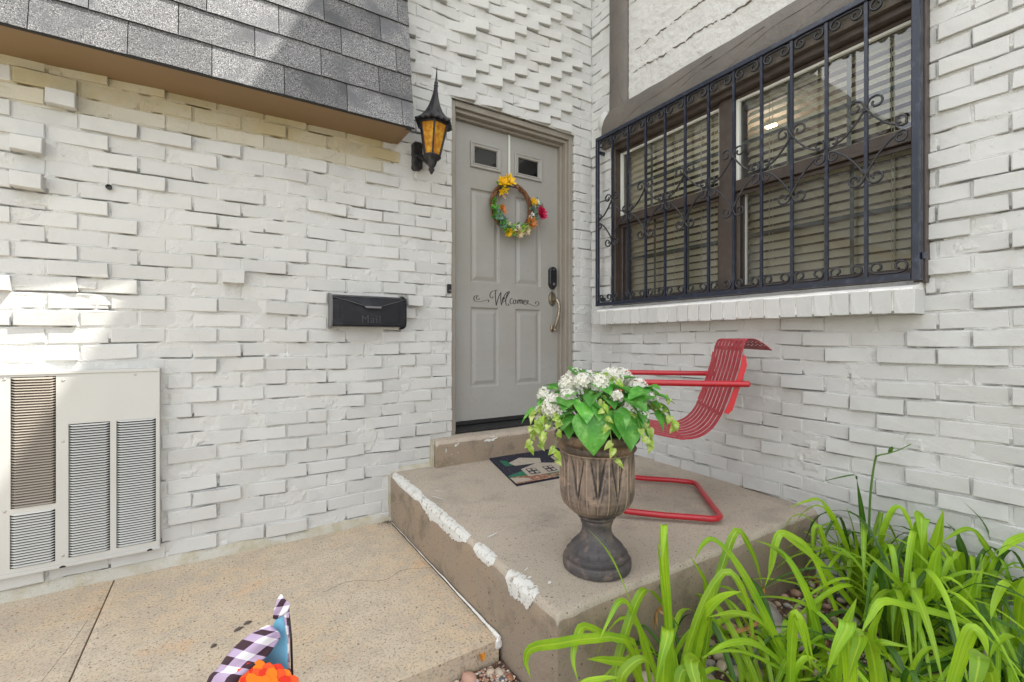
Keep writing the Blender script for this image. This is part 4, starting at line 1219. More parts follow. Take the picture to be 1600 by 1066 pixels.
M['lil'] = pm('lilac_petal', (.42,.34,.48))
M['grn1'] = pm('silk_leaf_green', (.06,.26,.03), (60,(.16,.42,.05),.45,.6))
M['grn2'] = pm('silk_leaf_grey_green', (.10,.20,.14), (60,(.30,.42,.32),.5,.65))
M['grn3'] = pm('silk_leaf_lime', (.25,.48,.04), (60,(.45,.60,.10),.5,.65))
def leafmesh(mb, base, dirv, up, L, wd): petal(mb, base, dirv, up, L, wd, .1, 3)
def wp(a, r=WRad, y=-.02): return Vector((wc.x+r*cos(radians(a)), wc.y+y, wc.z+r*sin(radians(a))))
rr = random.Random(4)
for (a0, a1, cnt, mk, r0) in ((110, 132, 9, 'grn1', .155), (175, 215, 18, 'grn1', .165), (200, 250, 24, 'grn2', .165), (225, 300, 30, 'grn1', .165), (255, 318, 22, 'grn3', .165), (318, 372, 18, 'grn2', .17), (240, 300, 12, 'cream', .155), (-10, 20, 8, 'grn2', .2)):
    for g in range(cnt+4):
        mb = MB()
        for k in range(1):
            a = rr.uniform(a0, a1); c = wp(a, r0+rr.uniform(-.02, .022), rr.uniform(-.035, -.012))
            dv = Vector((rr.uniform(-1, 1), rr.uniform(-.9, -.1), rr.uniform(-1, .8)))
            leafmesh(mb, c, dv, Vector((0, -1, .3)), rr.uniform(.032, .058), rr.uniform(.014, .026))
        mb.build('silk_leaf', M[mk], W)
flower(W, 'yellow_flower', wp(124, .175, -.04), (-.2, -1, .3), .042, M['yel'], 7, 2, .5, .25, M['yel'], 1)
flower(W, 'yellow_flower', wp(108, .172, -.045), (.1, -1, .25), .045, M['yel'], 7, 2, .5, .2, M['yel'], 2)
flower(W, 'yellow_flower', wp(136, .13, -.035), (-.1, -1, -.7), .035, M['yel'], 6, 1, .5, .3, M['yel'], 3)
flower(W, 'lilac_bud', wp(140, .105, -.03), (0, -1, -1), .024, M['lil'], 4, 1, .5, .5, M['lil'], 4)
flower(W, 'orange_flower', wp(200, .11, -.035), (.3, -1, .2), .034, M['org'], 8, 2, .4, .25, None, 5)
flower(W, 'orange_flower', wp(322, .165, -.045), (.1, -1, .1), .042, M['org'], 9, 2, .35, .2, None, 6)
flower(W, 'yellow_flower', wp(18, .165, -.035), (.2, -1, .2), .036, M['yel'], 6, 2, .5, .2, M['yel'], 7)
flower(W, 'cream_flower', wp(16, .195, -.04), (.2, -1, .4), .022, M['petalwhite'], 6, 2, .6, .3, M['yel'], 8)
flower(W, 'magenta_dahlia', wp(-8, .205, -.055), (.25, -1, .1), .048, M['mag'], 14, 4, .4, .35, M['mag'], 9)
flower(W, 'lime_flower', wp(300, .18, -.04), (.1, -1, -.3), .032, M['cream'], 8, 3, .6, .3, M['grn3'], 10)
flower(W, 'cream_flower', wp(282, .185, -.035), (0, -1, -.5), .03, M['cream'], 8, 2, .6, .3, M['yel'], 11)
flower(W, 'yellow_flower', wp(255, .19, -.03), (0, -1, -.6), .032, M['yel'], 7, 2, .5, .3, M['yel'], 12)
flower(W, 'white_bud', wp(345, .15, -.035), (0, -1, .4), .017, M['petalwhite'], 5, 1, .7, .6, None, 13)
flower(W, 'white_bud', wp(335, .145, -.03), (0, -1, .4), .015, M['petalwhite'], 5, 1, .7, .6, None, 14)
flower(W, 'cream_flower', wp(278, .145, -.04), (0, -1, .3), .02, M['petalwhite'], 6, 2, .6, .3, None, 15)

# ================================================================== WINDOW
WN = thing('window', 'wide dark brown double window with two sash pairs behind iron bars', 'window', (2.45, 1.55, 1.29))
def bx(name, x0, x1, y0, y1, z0, z1, m, p=WN, b=.0025):
    mb = MB(); mb.box(x0, x1, y0, y1, z0, z1); o = mb.build(name, m, p)
    if b: bevel(o, b, 1)
    return o
wy0, wy1, wz0, wz1 = .676, 2.422, 1.294, 2.448
# outer frame, standing slightly proud of the brick on the right
bx('frame_jamb', 2.356, 2.56, .660, .700, 1.276, 2.44, M['frame'])
bx('frame_jamb', 2.392, 2.56, 2.392, 2.424, 1.29, 2.44, M['frame'])
bx('frame_head', 2.392, 2.56, .7005, 2.3915, 2.408, 2.4395, M['frame'])
bx('frame_sill', 2.380, 2.56, .7005, 2.3915, 1.288, 1.315, M['frame'])
bx('mullion', 2.425, 2.56, 1.508, 1.602, 1.3155, 2.4075, M['frame'])
zm = 1.905
for (ya, yb) in ((.7005, 1.5075), (1.6025, 2.3915)):
    # upper sash (outer)
    x0, x1 = 2.440, 2.462
    bx('upper_sash_rail', x0-.01, x1, ya, yb, zm-.012, zm+.030, M['frame'])
    bx('meeting_rail', x0-.022, x1, ya, yb, zm-.034, zm-.0125, M['frame'])
    bx('upper_sash_head', x0, x1, ya, yb, 2.390, 2.4075, M['frame'])
    for (a, b_) in ((yb-.020, yb), (ya, ya+.012)):
        bx('upper_sash_stile', x0, x1, a, b_, zm+.0305, 2.3895, M['vinyl'])
    bx('upper_sash_bead', x0+.002, x1, ya+.0125, yb-.0205, 2.376, 2.3895, M['vinyl'])
    mb = MB(); mb.add([(2.4615, ya+.012, zm+.03), (2.4615, ya+.012, 2.39), (2.4615, yb-.02, 2.39), (2.4615, yb-.02, zm+.03)], [(0,1,2,3)]); mb.build('pane', M['glass'], WN)
    # lower sash (inner) with insect screen in front
    x0, x1 = 2.470, 2.495
    bx('lower_sash_rail', x0, x1, ya, yb, 1.3155, 1.352, M['frame'])
    bx('lower_sash_head', x0, x1, ya, yb, zm-.04, zm-.0125, M['frame'])
    for (a, b_) in ((yb-.030, yb), (ya, ya+.015)):
        bx('lower_sash_stile', x0, x1, a, b_, 1.3525, zm-.0405, M['frame'])
    bx('lower_sash_bead', x0+.004, x1, yb-.040, yb-.0305, 1.3525, zm-.0405, M['vinyl'])
    mb = MB(); mb.add([(2.4855, ya, 1.35), (2.4855, ya, zm-.03), (2.4855, yb, zm-.03), (2.4855, yb, 1.35)], [(0,1,2,3)]); mb.build('pane', M['glass'], WN)
    sx = 2.446
    for (a, b_, c, d) in ((ya+.001, yb-.001, 1.316, 1.334), (ya+.001, yb-.001, zm-.056, zm-.035), (yb-.022, yb-.001, 1.3345, zm-.0565), (ya+.001, ya+.018, 1.3345, zm-.0565)):
        bx('screen_frame', sx-.006, sx+.006, a, b_, c, d, M['frame'])
    mb = MB(); mb.add([(sx, ya+.015, 1.33), (sx, ya+.015, zm-.05), (sx, yb-.02, zm-.05), (sx, yb-.02, 1.33)], [(0,1,2,3)]); mb.build('insect_screen', M['screen'], WN)
    # muntins between the panes
    gm = M['grid'] if 'grid' in M else M.setdefault('grid', mat('grey_green_muntin', (.10,.13,.125), .5))
    wdt = yb-ya
    for f_ in (1/3, 2/3):
        bx('muntin', 2.467, 2.472, ya+wdt*f_-.008, ya+wdt*f_+.008, zm+.03, 2.39, gm, b=0)
        bx('muntin', 2.4985, 2.503, ya+wdt*f_-.008, ya+wdt*f_+.008, 1.352, zm-.04, gm, b=0)
    bx('muntin', 2.4665, 2.4715, ya+.012, yb-.02, 2.135, 2.151, gm, b=0)
    bx('muntin', 2.498, 2.5025, ya+.012, yb-.02, 1.622, 1.638, gm, b=0)
# blinds
for wi, (ya, yb, lab) in enumerate(((.705, 1.503, 'cream slatted blind behind the right half of the barred window'), (1.607, 2.388, 'cream slatted blind behind the left half of the barred window'))):
    B = thing('window_blind', lab, 'blind', (2.56, (ya+yb)/2, 1.31), group='slatted blinds behind the window')
    bx('head_rail', 2.53, 2.585, ya, yb, 2.385, 2.43, M['slat'], B)
    mb = MB(); n = 4; t = .003; a = radians(49)
    for q in (0, 1):
        for i in range(n+1):
            s = (i/n-.5)*.050; cu = .003*(1-(2*i/n-1)**2)
            for yy in (ya+.006, yb-.006):
                mb.v.append((s*cos(a), yy, s*sin(a) + cu - q*t*.9))
    for i in range(n):
        k = 2*i; mb.f += [(k, k+2, k+3, k+1)]; o_ = 2*(n+1)
        mb.f += [(o_+k, o_+k+1, o_+k+3, o_+k+2)]
    mb.f += [(0, 1, 2*(n+1)+1, 2*(n+1)), (2*n, 2*(n+1)+2*n, 2*(n+1)+2*n+1, 2*n+1)]
    mb.m = [0]*len(mb.f)
    sm = mb.mesh('slat', M['slat'])
    z = 1.335; k = 0
    while z < 2.385:
        o = bpy.data.objects.new('slat', sm); C.objects.link(o); adopt(o, B)
        o.matrix_basis = Matrix.Translation((2.557, 0, z+R.uniform(-.001, .001))) @ Matrix.Translation((0, (ya+yb)/2, 0)) @ Matrix.Rotation(R.uniform(-.0025, .0025), 4, 'X') @ Matrix.Translation((0, -(ya+yb)/2, 0)) @ Matrix.Rotation(R.uniform(-.04, .04), 4, 'Y')
        z += .0455; k += 1
    bx('bottom_rail', 2.535, 2.58, ya+.005, yb-.005, 1.312, 1.326, M['slat'], B)
    for f_ in (.16, .5, .84):
        for dx in (-.024, .024):
            mb = MB(); yy = ya+(yb-ya)*f_+dx*.15; mb.tube([(2.557+dx, yy, 1.32), (2.557+dx, yy, 2.39)], .0016, 4); mb.build('ladder_cord', M['cord'], B)
    mb = MB(); yy = ya+.11 if wi == 0 else ya+.18
    mb.tube([(2.528, yy, 1.42), (2.528, yy+.004, 2.39)], .0022, 5); mb.build('tilt_wand', M['cord'], B)
# room behind
RM = thing('room', 'dim tan room seen between the blind slats', 'room', (3.5, 1.5, .4))
mb = MB()
mb.add([(2.76,-.5,.4),(5.6,-.5,.4),(5.6,3.6,.4),(2.76,3.6,.4),(2.76,-.5,2.86),(5.6,-.5,2.86),(5.6,3.6,2.86),(2.76,3.6,2.86)],
       [(0,1,2,3),(4,7,6,5),(0,4,5,1),(1,5,6,2),(2,6,7,3)])
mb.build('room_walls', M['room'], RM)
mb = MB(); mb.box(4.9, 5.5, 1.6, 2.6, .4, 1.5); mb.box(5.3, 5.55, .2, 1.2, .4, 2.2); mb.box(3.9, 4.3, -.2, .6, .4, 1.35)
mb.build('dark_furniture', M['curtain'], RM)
mb = MB(); mb.lathe([(.001, 0), (.035, .004), (.045, .012), (.045, .02)], 24, cx=3.85, cy=2.07, M=Matrix.Translation((0, 0, 2.80)))
mb.build('ceiling_lamp_shade', M['lampglow'], RM)
L_ = bpy.data.lights.new('room_lamp', 'POINT'); L_.energy = 12; L_.color = (1, .88, .68); L_.shadow_soft_size = .12
lo = bpy.data.objects.new('room_lamp', L_); C.objects.link(lo); lo.location = (3.85, 2.07, 2.66)

# ================================================================== WINDOW GRILLE
GX = 2.322
G = thing('window_grille', 'navy black wrought iron security grille with scrolls over the window', 'window grille', (GX, 1.58, 1.28))
gy0, gy1, gz0, gz1 = .668, 2.512, 1.288, 2.512
bx('frame_bar', GX-.012, GX+.012, gy0+.0265, gy1, gz1-.026, gz1, M['grille'], G)
bx('frame_bar', GX-.012, GX+.012, gy0+.0265, gy1, gz0, gz0+.026, M['grille'], G)
bx('frame_bar', GX-.012, GX+.012, gy1-.024, gy1, gz0+.0265, gz1-.0265, M['grille'], G)
bx('frame_bar', GX-.014, GX+.010, gy0-.0, gy0+.026, gz0-.006, gz1+.002, M['grille'], G)
bx('side_flange', GX+.0105, GX+.030, gy0-.002, gy0+.004, gz0-.006, gz1+.002, M['grille'], G)
bx('wall_bracket', GX+.0, GX+.045, gy0-.010, gy0-.0025, 1.366, 1.392, M['grille'], G)
bx('wall_bracket', GX+.0, GX+.045, gy0-.010, gy0-.0025, 2.40, 2.426, M['grille'], G)
for z in (1.33, 2.40): bx('wall_bracket', GX+.0125, 2.415, gy1-.018, gy1-.004, z, z+.024, M['grille'], G)
bars = [.849+.1502*k for k in range(11)]
bm = MB(); bm.box(-.0065, .0065, -.0065, .0065, gz0+.0262, gz1-.0262); bmesh_ = bm.mesh('bar', M['grille'])
for y in bars:
    o = bpy.data.objects.new('bar', bmesh_); C.objects.link(o); adopt(o, G); o.matrix_basis = Matrix.Translation((GX+.002, y, 0)) @ Matrix.Rotation(R.uniform(-.0015, .0015), 4, 'X')
def spiral(c, r0, a0, turns, n, sgn=1, shrink=.28):
    o = []
    for i in range(n+1):
        t = i/n; a = a0+sgn*2*pi*turns*t; r_ = r0*(1-(1-shrink)*t)
        o.append((c[0]+r_*cos(a), c[1]+r_*sin(a)))
    return o
def strap(path, name='scroll', mesh_only=False, w_=.0055, t_=.0022):
    mb = MB(); mb.tube([(0, a, b) for a, b in path], w_, 6, flat=.42)
    # tube ellipse: keep 'up' axis along x
    return mb
def tube_path(path):
    """flat strap: width along x, thin in the yz plane"""
    mb = MB(); N_ = len(path); w_, t_ = .0068, .0038
    for i, (a, b) in enumerate(path):
        p0 = path[max(i-1, 0)]; p1 = path[min(i+1, N_-1)]
        t = Vector((p1[0]-p0[0], p1[1]-p0[1])); t.normalize(); nn = Vector((-t.y, t.x))
        for (sx, sn) in ((-1, -.6), (-1, .6), (-.55, 1), (.55, 1), (1, .6), (1, -.6), (.55, -1), (-.55, -1)):
            mb.v.append((sx*w_, a+nn.x*t_*sn, b+nn.y*t_*sn))
    for i in range(N_-1):
        for k in range(8):
            k2 = (k+1) % 8; mb.f.append((i*8+k, i*8+k2, (i+1)*8+k2, (i+1)*8+k)); mb.m.append(0)
    mb.f.append(tuple(range(8))[::-1]); mb.f.append(tuple((N_-1)*8+k for k in range(8))); mb.m += [0, 0]
    return mb
# C scroll lying under the top rail, 0.137 wide: local y from -.068..+.068, z down from 0
hw = .0655
left = spiral((-hw+.0265, -.033), .0262, radians(95), .95, 22, 1, .42)[::-1]
right = spiral((hw-.0265, -.033), .0262, radians(85), .95, 22, -1, .42)
mid = [(-hw+.03+(2*hw-.06)*i/8, -.0062) for i in range(1, 8)]
cpath = left + mid + right
cm = tube_path(cpath).mesh('c_scroll', M['scroll'], smooth=True)
cells = [.694] + bars + [2.498]
for a, b in zip(cells[:-1], cells[1:]):
    c = (a+b)/2; s = (b-a)/.1502
    for (z, f_) in ((gz1-.027, 1), (gz0+.027, -1)):
        o = bpy.data.objects.new('c_scroll', cm); C.objects.link(o); adopt(o, G)
        o.matrix_basis = Matrix.Translation((GX+.002, c, z)) @ Matrix.Diagonal((1, s*.97, f_, 1))
# zigzag of S scrolls: hook above the tall bar, leg down to the neighbouring bar
ZU, ZM, ZL = 2.032, 1.900, 1.745
def sscroll():
    P = .1502
    # local y=0 at the tall bar, runs toward +y neighbour at P ; z=0 at mid level, top junction at H
    H = 1.0
    return None
def leg(dirn, updn):
    """from a curl on the far side of the tall bar, across it, down to the neighbour, curling back"""
    P = .1502; H = (ZU-ZM) if updn > 0 else (ZM-ZL)
    c1 = (-.037, H+.012)                        # big curl centre on the far side
    big = spiral(c1, .030, radians(25), 1.05, 26, 1, .36)[::-1]
    # leg goes from (-.007,H+.02) through (0,H-.005) to (P-.05, .035)
    l = catmull([(-.010, H+.0235, 0), (.004, H-.006, 0), (.035, H*.62, 0), (.075, H*.30, 0), (P-.045, .022, 0), (P-.022, .010, 0), (P-.006, .016, 0)], 26)
    c2 = (P-.029, .034)
    small = spiral(c2, .023, radians(-50), .95, 18, 1, .40)
    path = big[:-1] + [(q.x, q.y) for q in l] + small[1:]
    path = [(a*dirn, b*updn) for a, b in path]
    return path
legm = {}
for dr in (1, -1):
    for ud in (1, -1):
        legm[(dr, ud)] = tube_path(leg(dr, ud)).mesh('s_scroll', M['scroll'], smooth=True)
for k in range(0, 11, 2):
    y = bars[k]
    for dr in (1, -1):
        for ud in (1, -1):
            o = bpy.data.objects.new('s_scroll', legm[(dr, ud)]); C.objects.link(o); adopt(o, G)
            s = 1.0
            if k == 0 and dr < 0: s = .985
            o.matrix_basis = Matrix.Translation((GX-.0075+.004*(dr > 0), y, ZM)) @ Matrix.Diagonal((.8, s, 1, 1))
    for z in (ZU-.01, ZL+.01):
        bx('collar', GX-.013, GX+.011, y-.009, y+.009, z-.006, z+.006, M['scroll'], G, .003)

# ================================================================== LANTERN
LN = thing('wall_lantern', 'gothic black wall lantern with amber glass beside the front door', 'wall lamp', (1.01, 2.46, 2.0))
ax = Vector((1.012, 2.455, 0))
TILT = Matrix.Translation((ax.x, ax.y, 2.0)) @ Matrix.Rotation(radians(3.2), 4, 'Y') @ Matrix.Translation((0, 0, -2.0))
def hexfn(r, z, a):
    q = (a % (pi/3)) - pi/6
    return r*(cos(pi/6)/cos(q)), z
mb = MB()
roof = [(.006, 2.500), (.011, 2.492), (.013, 2.47), (.019, 2.44), (.028, 2.405), (.040, 2.370), (.056, 2.338), (.078, 2.308), (.098, 2.290), (.112, 2.282), (.114, 2.276), (.110, 2.270), (.09, 2.272)]
def rf(r, z, a):
    e = max(0, (r-.06)/.054)
    rr_, zz = hexfn(r, z, a)
    return rr_*(1+.02*e*cos(18*a)), zz + .0035*e*cos(18*a)
mb.lathe(roof[::-1], 72, fn=rf, M=TILT)
roof_o = autosmooth(mb.build('lantern_roof', M['blackmetal'], LN), 28)
for k in range(6):
    a = pi/6 + k*pi/3 + radians(0)
    # small triangular vents
    mb = MB(); r_ = .0495*1.0; z = 2.345
    cdir = Vector((cos(a), sin(a), 0)); tdir = Vector((-sin(a), cos(a), 0))
    rr0 = .050*cos(pi/6)+.0025
    pts = [cdir*(rr0+.010)+tdir*.009+Vector((0,0,2.328)), cdir*(rr0+.010)-tdir*.009+Vector((0,0,2.328)), cdir*(rr0-.006)+Vector((0,0,2.356))]
    mb.add(pts, [(0,1,2)], TILT); mb.build('roof_vent', M['dark'], roof_o)
mb = MB(); mb.lathe([(.004, 2.488), (.011, 2.493), (.013, 2.500), (.010, 2.506), (.006, 2.508), (.011, 2.514), (.010, 2.520), (.0065, 2.526), (.0045, 2.56), (.0022, 2.595), (.0006, 2.616)], 16, M=TILT)
autosmooth(mb.build('finial', M['blackmetal'], LN))
# cage
gt, gb, zt, zb = .084, .047, 2.268, 2.088
RO = radians(10)
def hp(r, k, z): 
    a = RO + k*pi/3
    return Vector((r*cos(a), r*sin(a), z))
for k in range(6):
    mb = MB(); mb.tube([TILT @ hp(gt, k, zt), TILT @ hp(gb, k, zb)], .0055, 6); mb.build('cage_rib', M['blackmetal'], LN)
    mb = MB(); a_, b_, c_, d_ = hp(gt-.004, k, zt), hp(gt-.004, k+1, zt), hp(gb-.003, k+1, zb), hp(gb-.003, k, zb)
    mb.add([a_, b_, c_, d_], [(0,1,2,3)], TILT); mb.build('glass_pane', M['amber'], LN)
    for (r_, z, th) in ((gt, zt-.002, .006), (gb, zb+.002, .005)):
        mb = MB(); mb.tube([TILT @ hp(r_, k, z), TILT @ hp(r_, k+1, z)], th, 6); mb.build('cage_rail', M['blackmetal'], LN)
mb = MB(); mb.lathe([(.001, 1.985), (.006, 1.990), (.012, 2.002), (.018, 2.014), (.013, 2.024), (.020, 2.034), (.026, 2.050), (.030, 2.066), (.046, 2.080), (.050, 2.086), (.049, 2.092)], 36, M=TILT)
autosmooth(mb.build('lantern_base', M['blackmetal'], LN))
mb = MB(); mb.lathe([(.012, 2.092), (.012, 2.16), (.004, 2.165), (.004, 2.20), (.001, 2.21)], 12, M=TILT); mb.build('candle_tube', M['cream'], LN)
# arm and back plate
mb = MB(); arm = catmull([(.995, 2.625, 2.135), (1.0, 2.58, 2.125), (1.008, 2.52, 2.085), (1.012, 2.47, 2.052), (1.013, 2.455, 2.062)], 20)
mb.tube(arm, [.020-.008*i/20 for i in range(21)], 12); autosmooth(mb.build('arm', M['blackmetal'], LN))
mb = MB(); extr(mb, [(-.028,-.072),(-.018,-.082),(.018,-.082),(.028,-.072),(.028,.072),(.018,.082),(-.018,.082),(-.028,.072)], .992, 2.142, 2.605, 2.655, .08)
bevel(mb.build('back_plate', M['blackmetal'], LN), .003)
mb = MB(); mb.tube([(.978, 2.606, 2.135), (.978, 2.602, 2.135)], .005, 10); mb.build('screw', M['mailedge'], LN)

# ================================================================== MAILBOX
MX = thing('mailbox', 'black metal wall mailbox with embossed Mail lettering', 'mailbox', (.69, 2.6, 1.12))
x0, x1 = .500, .893
F0 = 2.555
side = [(2.640, 1.118), (F0+.006, 1.120), (F0, 1.128), (F0, 1.262), (F0+.010, 1.272), (2.640, 1.290)]
mb = MB(); n = len(side)
mb.v += [(x0, y, z) for y, z in side] + [(x1, y, z) for y, z in side]
mb.f += [tuple(range(n)), tuple(range(n, 2*n))[::-1]] + [(k, n+k, n+(k+1) % n, (k+1) % n) for k in range(n)]
mb.m = [0]*len(mb.f)
bevel(mb.build('box_body', M['mailbox'], MX), .002)
# rounded end plates
for xx in (x0-.0085, x1+.0005):
    mb = MB(); pr = [(2.645, 1.105), (2.60, 1.108), (2.562, 1.120), (2.552, 1.15), (2.550, 1.20), (2.551, 1.25), (2.556, 1.278), (2.60, 1.296), (2.645, 1.302)]
    n = len(pr); mb.v += [(xx, y, z) for y, z in pr] + [(xx+.008, y, z) for y, z in pr]
    mb.f += [tuple(range(n)), tuple(range(n, 2*n))[::-1]] + [(k, n+k, n+(k+1) % n, (k+1) % n) for k in range(n)]; mb.m = [0]*len(mb.f)
    bevel(mb.build('end_plate', M['mailedge'] if xx < .6 else M['mailbox'], MX), .002)
# lid : top sheet folding into a trapezoid flap
mb = MB()
fl = F0-.012
tp = [(x0, 2.640, 1.294), (x1, 2.640, 1.294), (x1, F0+.006, 1.278), (x0, F0+.006, 1.278)]
fr = [(x0, F0-.002, 1.268), (x1, F0-.002, 1.268), (x1-.135, fl-.004, 1.232), (x0+.155, fl-.004, 1.232)]
mb.v += tp + [(x0+.004, F0+.000, 1.272), (x1-.004, F0+.000, 1.272)] + fr[2:] + [(x1-.135, fl-.003, 1.229), (x0+.155, fl-.003, 1.229)]
mb.f += [(0, 3, 2, 1), (3, 4, 5, 2), (4, 7, 6, 5), (7, 9, 8, 6)]; mb.m = [0]*4
o = mb.build('lid', M['mailbox'], MX)
sm_ = o.modifiers.new('thick', 'SOLIDIFY'); sm_.thickness = .0016
mb = MB(); mb.add([(x0+.158, fl-.004, 1.2305), (x1-.138, fl-.004, 1.2305), (x1-.146, fl-.014, 1.219), (x0+.168, fl-.014, 1.219)], [(0,3,2,1)])
o = mb.build('lid_tab', M['mailedge'], MX); sm_ = o.modifiers.new('thick', 'SOLIDIFY'); sm_.thickness = .002
mb = MB(); mb.tube([(x0+.001, F0+.001, 1.2735), (x0+.078, F0-.006, 1.255), (x0+.155, fl-.0045, 1.2325)], .0013, 5); mb.tube([(x1-.001, F0+.001, 1.2735), (x1-.135, fl-.0045, 1.2325)], .0012, 5)
mb.tube([(x0, 2.60, 1.289), (x1, 2.60, 1.289)], .0015, 5)
mb.build('lid_hem', M['mailedge'], MX)
# embossed frame line and word
mb = MB(); fz = F0-.0012
mb.tube([(x0+.036, fz, 1.240), (x0+.034, fz, 1.165), (x0+.040, fz, 1.146), (x0+.060, fz, 1.140), (x0+.135, fz, 1.139)], .0014, 6)
mb.tube([(x1-.036, fz, 1.240), (x1-.034, fz, 1.165), (x1-.040, fz, 1.146), (x1-.060, fz, 1.140), (x1-.125, fz, 1.139)], .0014, 6)
mb.build('embossed_line', M['mailbox'], MX)
def text_obj(name, s, size, M4, mt, parent, ext=.001):
    cu = bpy.data.curves.new('txt', 'FONT'); cu.body = s; cu.size = size; cu.extrude = ext; cu.align_x = 'CENTER'; cu.space_character = 1.15
    t = bpy.data.objects.new('txt', cu); C.objects.link(t)
    bpy.context.view_layer.update()
    dg = bpy.context.evaluated_depsgraph_get()
    me = bpy.data.meshes.new_from_object(t.evaluated_get(dg)); me.materials.clear(); me.materials.append(mt)
    bpy.data.objects.remove(t)
    me.transform(M4)
    o = bpy.data.objects.new(name, me); C.objects.link(o); adopt(o, parent); return o
# letters with slab serifs added as small bars
text_obj('mail_lettering', 'Mail', .058, Matrix.Translation((.700, F0-.0012, 1.140)) @ Matrix.Rotation(radians(90), 4, 'X'), M.setdefault('mailedge2', mat('raised_letter_metal', (.022,.023,.028), .34)), MX)

# ================================================================== FURNACE GRILLE (through-wall unit)
AC = thing('wall_vent_unit', 'off white louvred through-wall heater cover at the left edge', 'wall heater', (-.7, 2.6, .1))
ya = 2.607
cols = [(-.705, -.574, .374, .898), (-.707, -.576, .136, .351), (-.536, -.404, .139, .695), (-.383, -.247, .142, .695), (-.873, -.738, .374, .898), (-.873, -.738, .136, .351), (-1.05, -.92, .142, .695), (-1.22, -1.09, .142, .695)]
ax0, ax1, az0, az1 = -1.345, -.239, .118, .905
mb = MB()
xs = sorted(set([ax0, ax1] + [c[0] for c in cols] + [c[1] for c in cols])); zs = sorted(set([az0, az1] + [c[2] for c in cols] + [c[3] for c in cols]))
for i in range(len(xs)-1):
    for j in range(len(zs)-1):
        xc, zc = (xs[i]+xs[i+1])/2, (zs[j]+zs[j+1])/2
        if any(c[0] < xc < c[1] and c[2] < zc < c[3] for c in cols): continue
        mb.add([(xs[i], ya, zs[j]), (xs[i+1], ya, zs[j]), (xs[i+1], ya, zs[j+1]), (xs[i], ya, zs[j+1])], [(0,1,2,3)])
mb.build('front_panel', M['white'], AC)
for (a, b, c, d) in ((ax0-.012, ax1+.0065, az1+.0005, az1+.014), (ax0-.012, ax1+.0065, az0-.0145, az0-.0005), (ax1+.0005, ax1+.0065, az0, az1), (ax0-.012, ax0-.0005, az0, az1)):
    mb = MB(); mb.box(a, b, ya-.004, 2.66, c, d); bevel(mb.build('casing_flange', M['white'], AC), .0015)
for ci, c in enumerate(cols):
    mb = MB(); pitch = .01085; z = c[2]+.0035; hd = .0062
    while z < c[3]-.004:
        # a pressed louvre blade with rounded ends : hood leaning outwards
        n = 10
        b = len(mb.v)
        for i in range(n+1):
            t = i/n; x = c[0]+.001+(c[1]-c[0]-.002)*t
            e = min(1, sqrt(max(0, min(t, 1-t))/.06)) if min(t, 1-t) < .06 else 1
            mb.v += [(x, ya+.0002, z+hd), (x, ya-.0045*e, z+hd-.0035*e), (x, ya-.0055*e, z+.0005+.004*(1-e))]
        for i in range(n):
            a = b+3*i; mb.f += [(a, a+1, a+4, a+3), (a+1, a+2, a+5, a+4)]; mb.m += [0, 0]
        z += pitch
    deep = ci in (0, 4)
    mb.build('louvres', M['louvre'] if deep else M['white'], AC, smooth=False, kind='stuff')
    mb = MB(); yb_ = ya+(.05 if deep else .03)
    mb.add([(c[0], yb_, c[2]), (c[1], yb_, c[2]), (c[1], yb_, c[3]), (c[0], yb_, c[3])], [(0,1,2,3)])
    if deep:
        mb.box(c[1]-.012, c[1]-.010, ya+.004, ya+.05, c[2], c[3])
    mb.build('filter' if deep else 'dark_liner', M['filter'] if deep else M['dark'], AC)
for (x, z) in ((-.553, .878), (-.320, .893), (-.553, .625), (-.553, .152), (-.722, .368), (-.722, .89)):
    mb = MB(); mb.lathe([(.001, 0), (.004, .0005), (.0055, .002)][::-1], 10, M=Matrix.Translation((x, ya-.002, z)) @ Matrix.Rotation(radians(-90), 4, 'X')); mb.build('screw', M['screw'], AC)
for x in (-.553, -.268, -.9):
    mb = MB(); n = 12; mb.v = [(x, ya-.0046, az0-.0142)] + [(x+.0105*cos(pi*i/n), ya-.0046, az0-.0142+.009*sin(pi*i/n)) for i in range(n+1)]
    mb.f = [(0, i+1, i+2) for i in range(n)]; mb.m = [0]*n; mb.build('drain_notch', M['dark'], AC)
# small pipe eye on the wall
mb = MB(); mb.tube([(-.412, 2.63, 1.713), (-.412, 2.655, 1.713)], .009, 14, cap=False); mb.tube([(-.412+.009*cos(a*pi/8), 2.63, 1.713+.009*sin(a*pi/8)) for a in range(16)], .0028, 6, closed=True)
tag(mb.build('wall_eyelet', M['black']), 'tiny black pipe eyelet in the white bricks below the soffit', 'eyelet')
# ================================================================== CHAIR
CH = thing('chair', 'red tubular steel cantilever lawn chair with slatted seat on the porch', 'chair', (2.0, 1.5, .26))
Fd = Vector((-.7507, .6606, 0)); Nd = Vector((.6606, .7507, 0)); A0 = Vector((1.838, 1.194, 0))
def cp(u, n_, z): 
    p = A0 + Fd*u + Nd*n_; return Vector((p.x, p.y, z))
Wd = .514
gz = lambda p: slabz(p.y)
def arc(c, r, a0, a1, n):   # in u,z
    return [(c[0]+r*cos(radians(a0+(a1-a0)*i/n)), c[1]+r*sin(radians(a0+(a1-a0)*i/n))) for i in range(n+1)]
tr = .0135
zb_ = .272
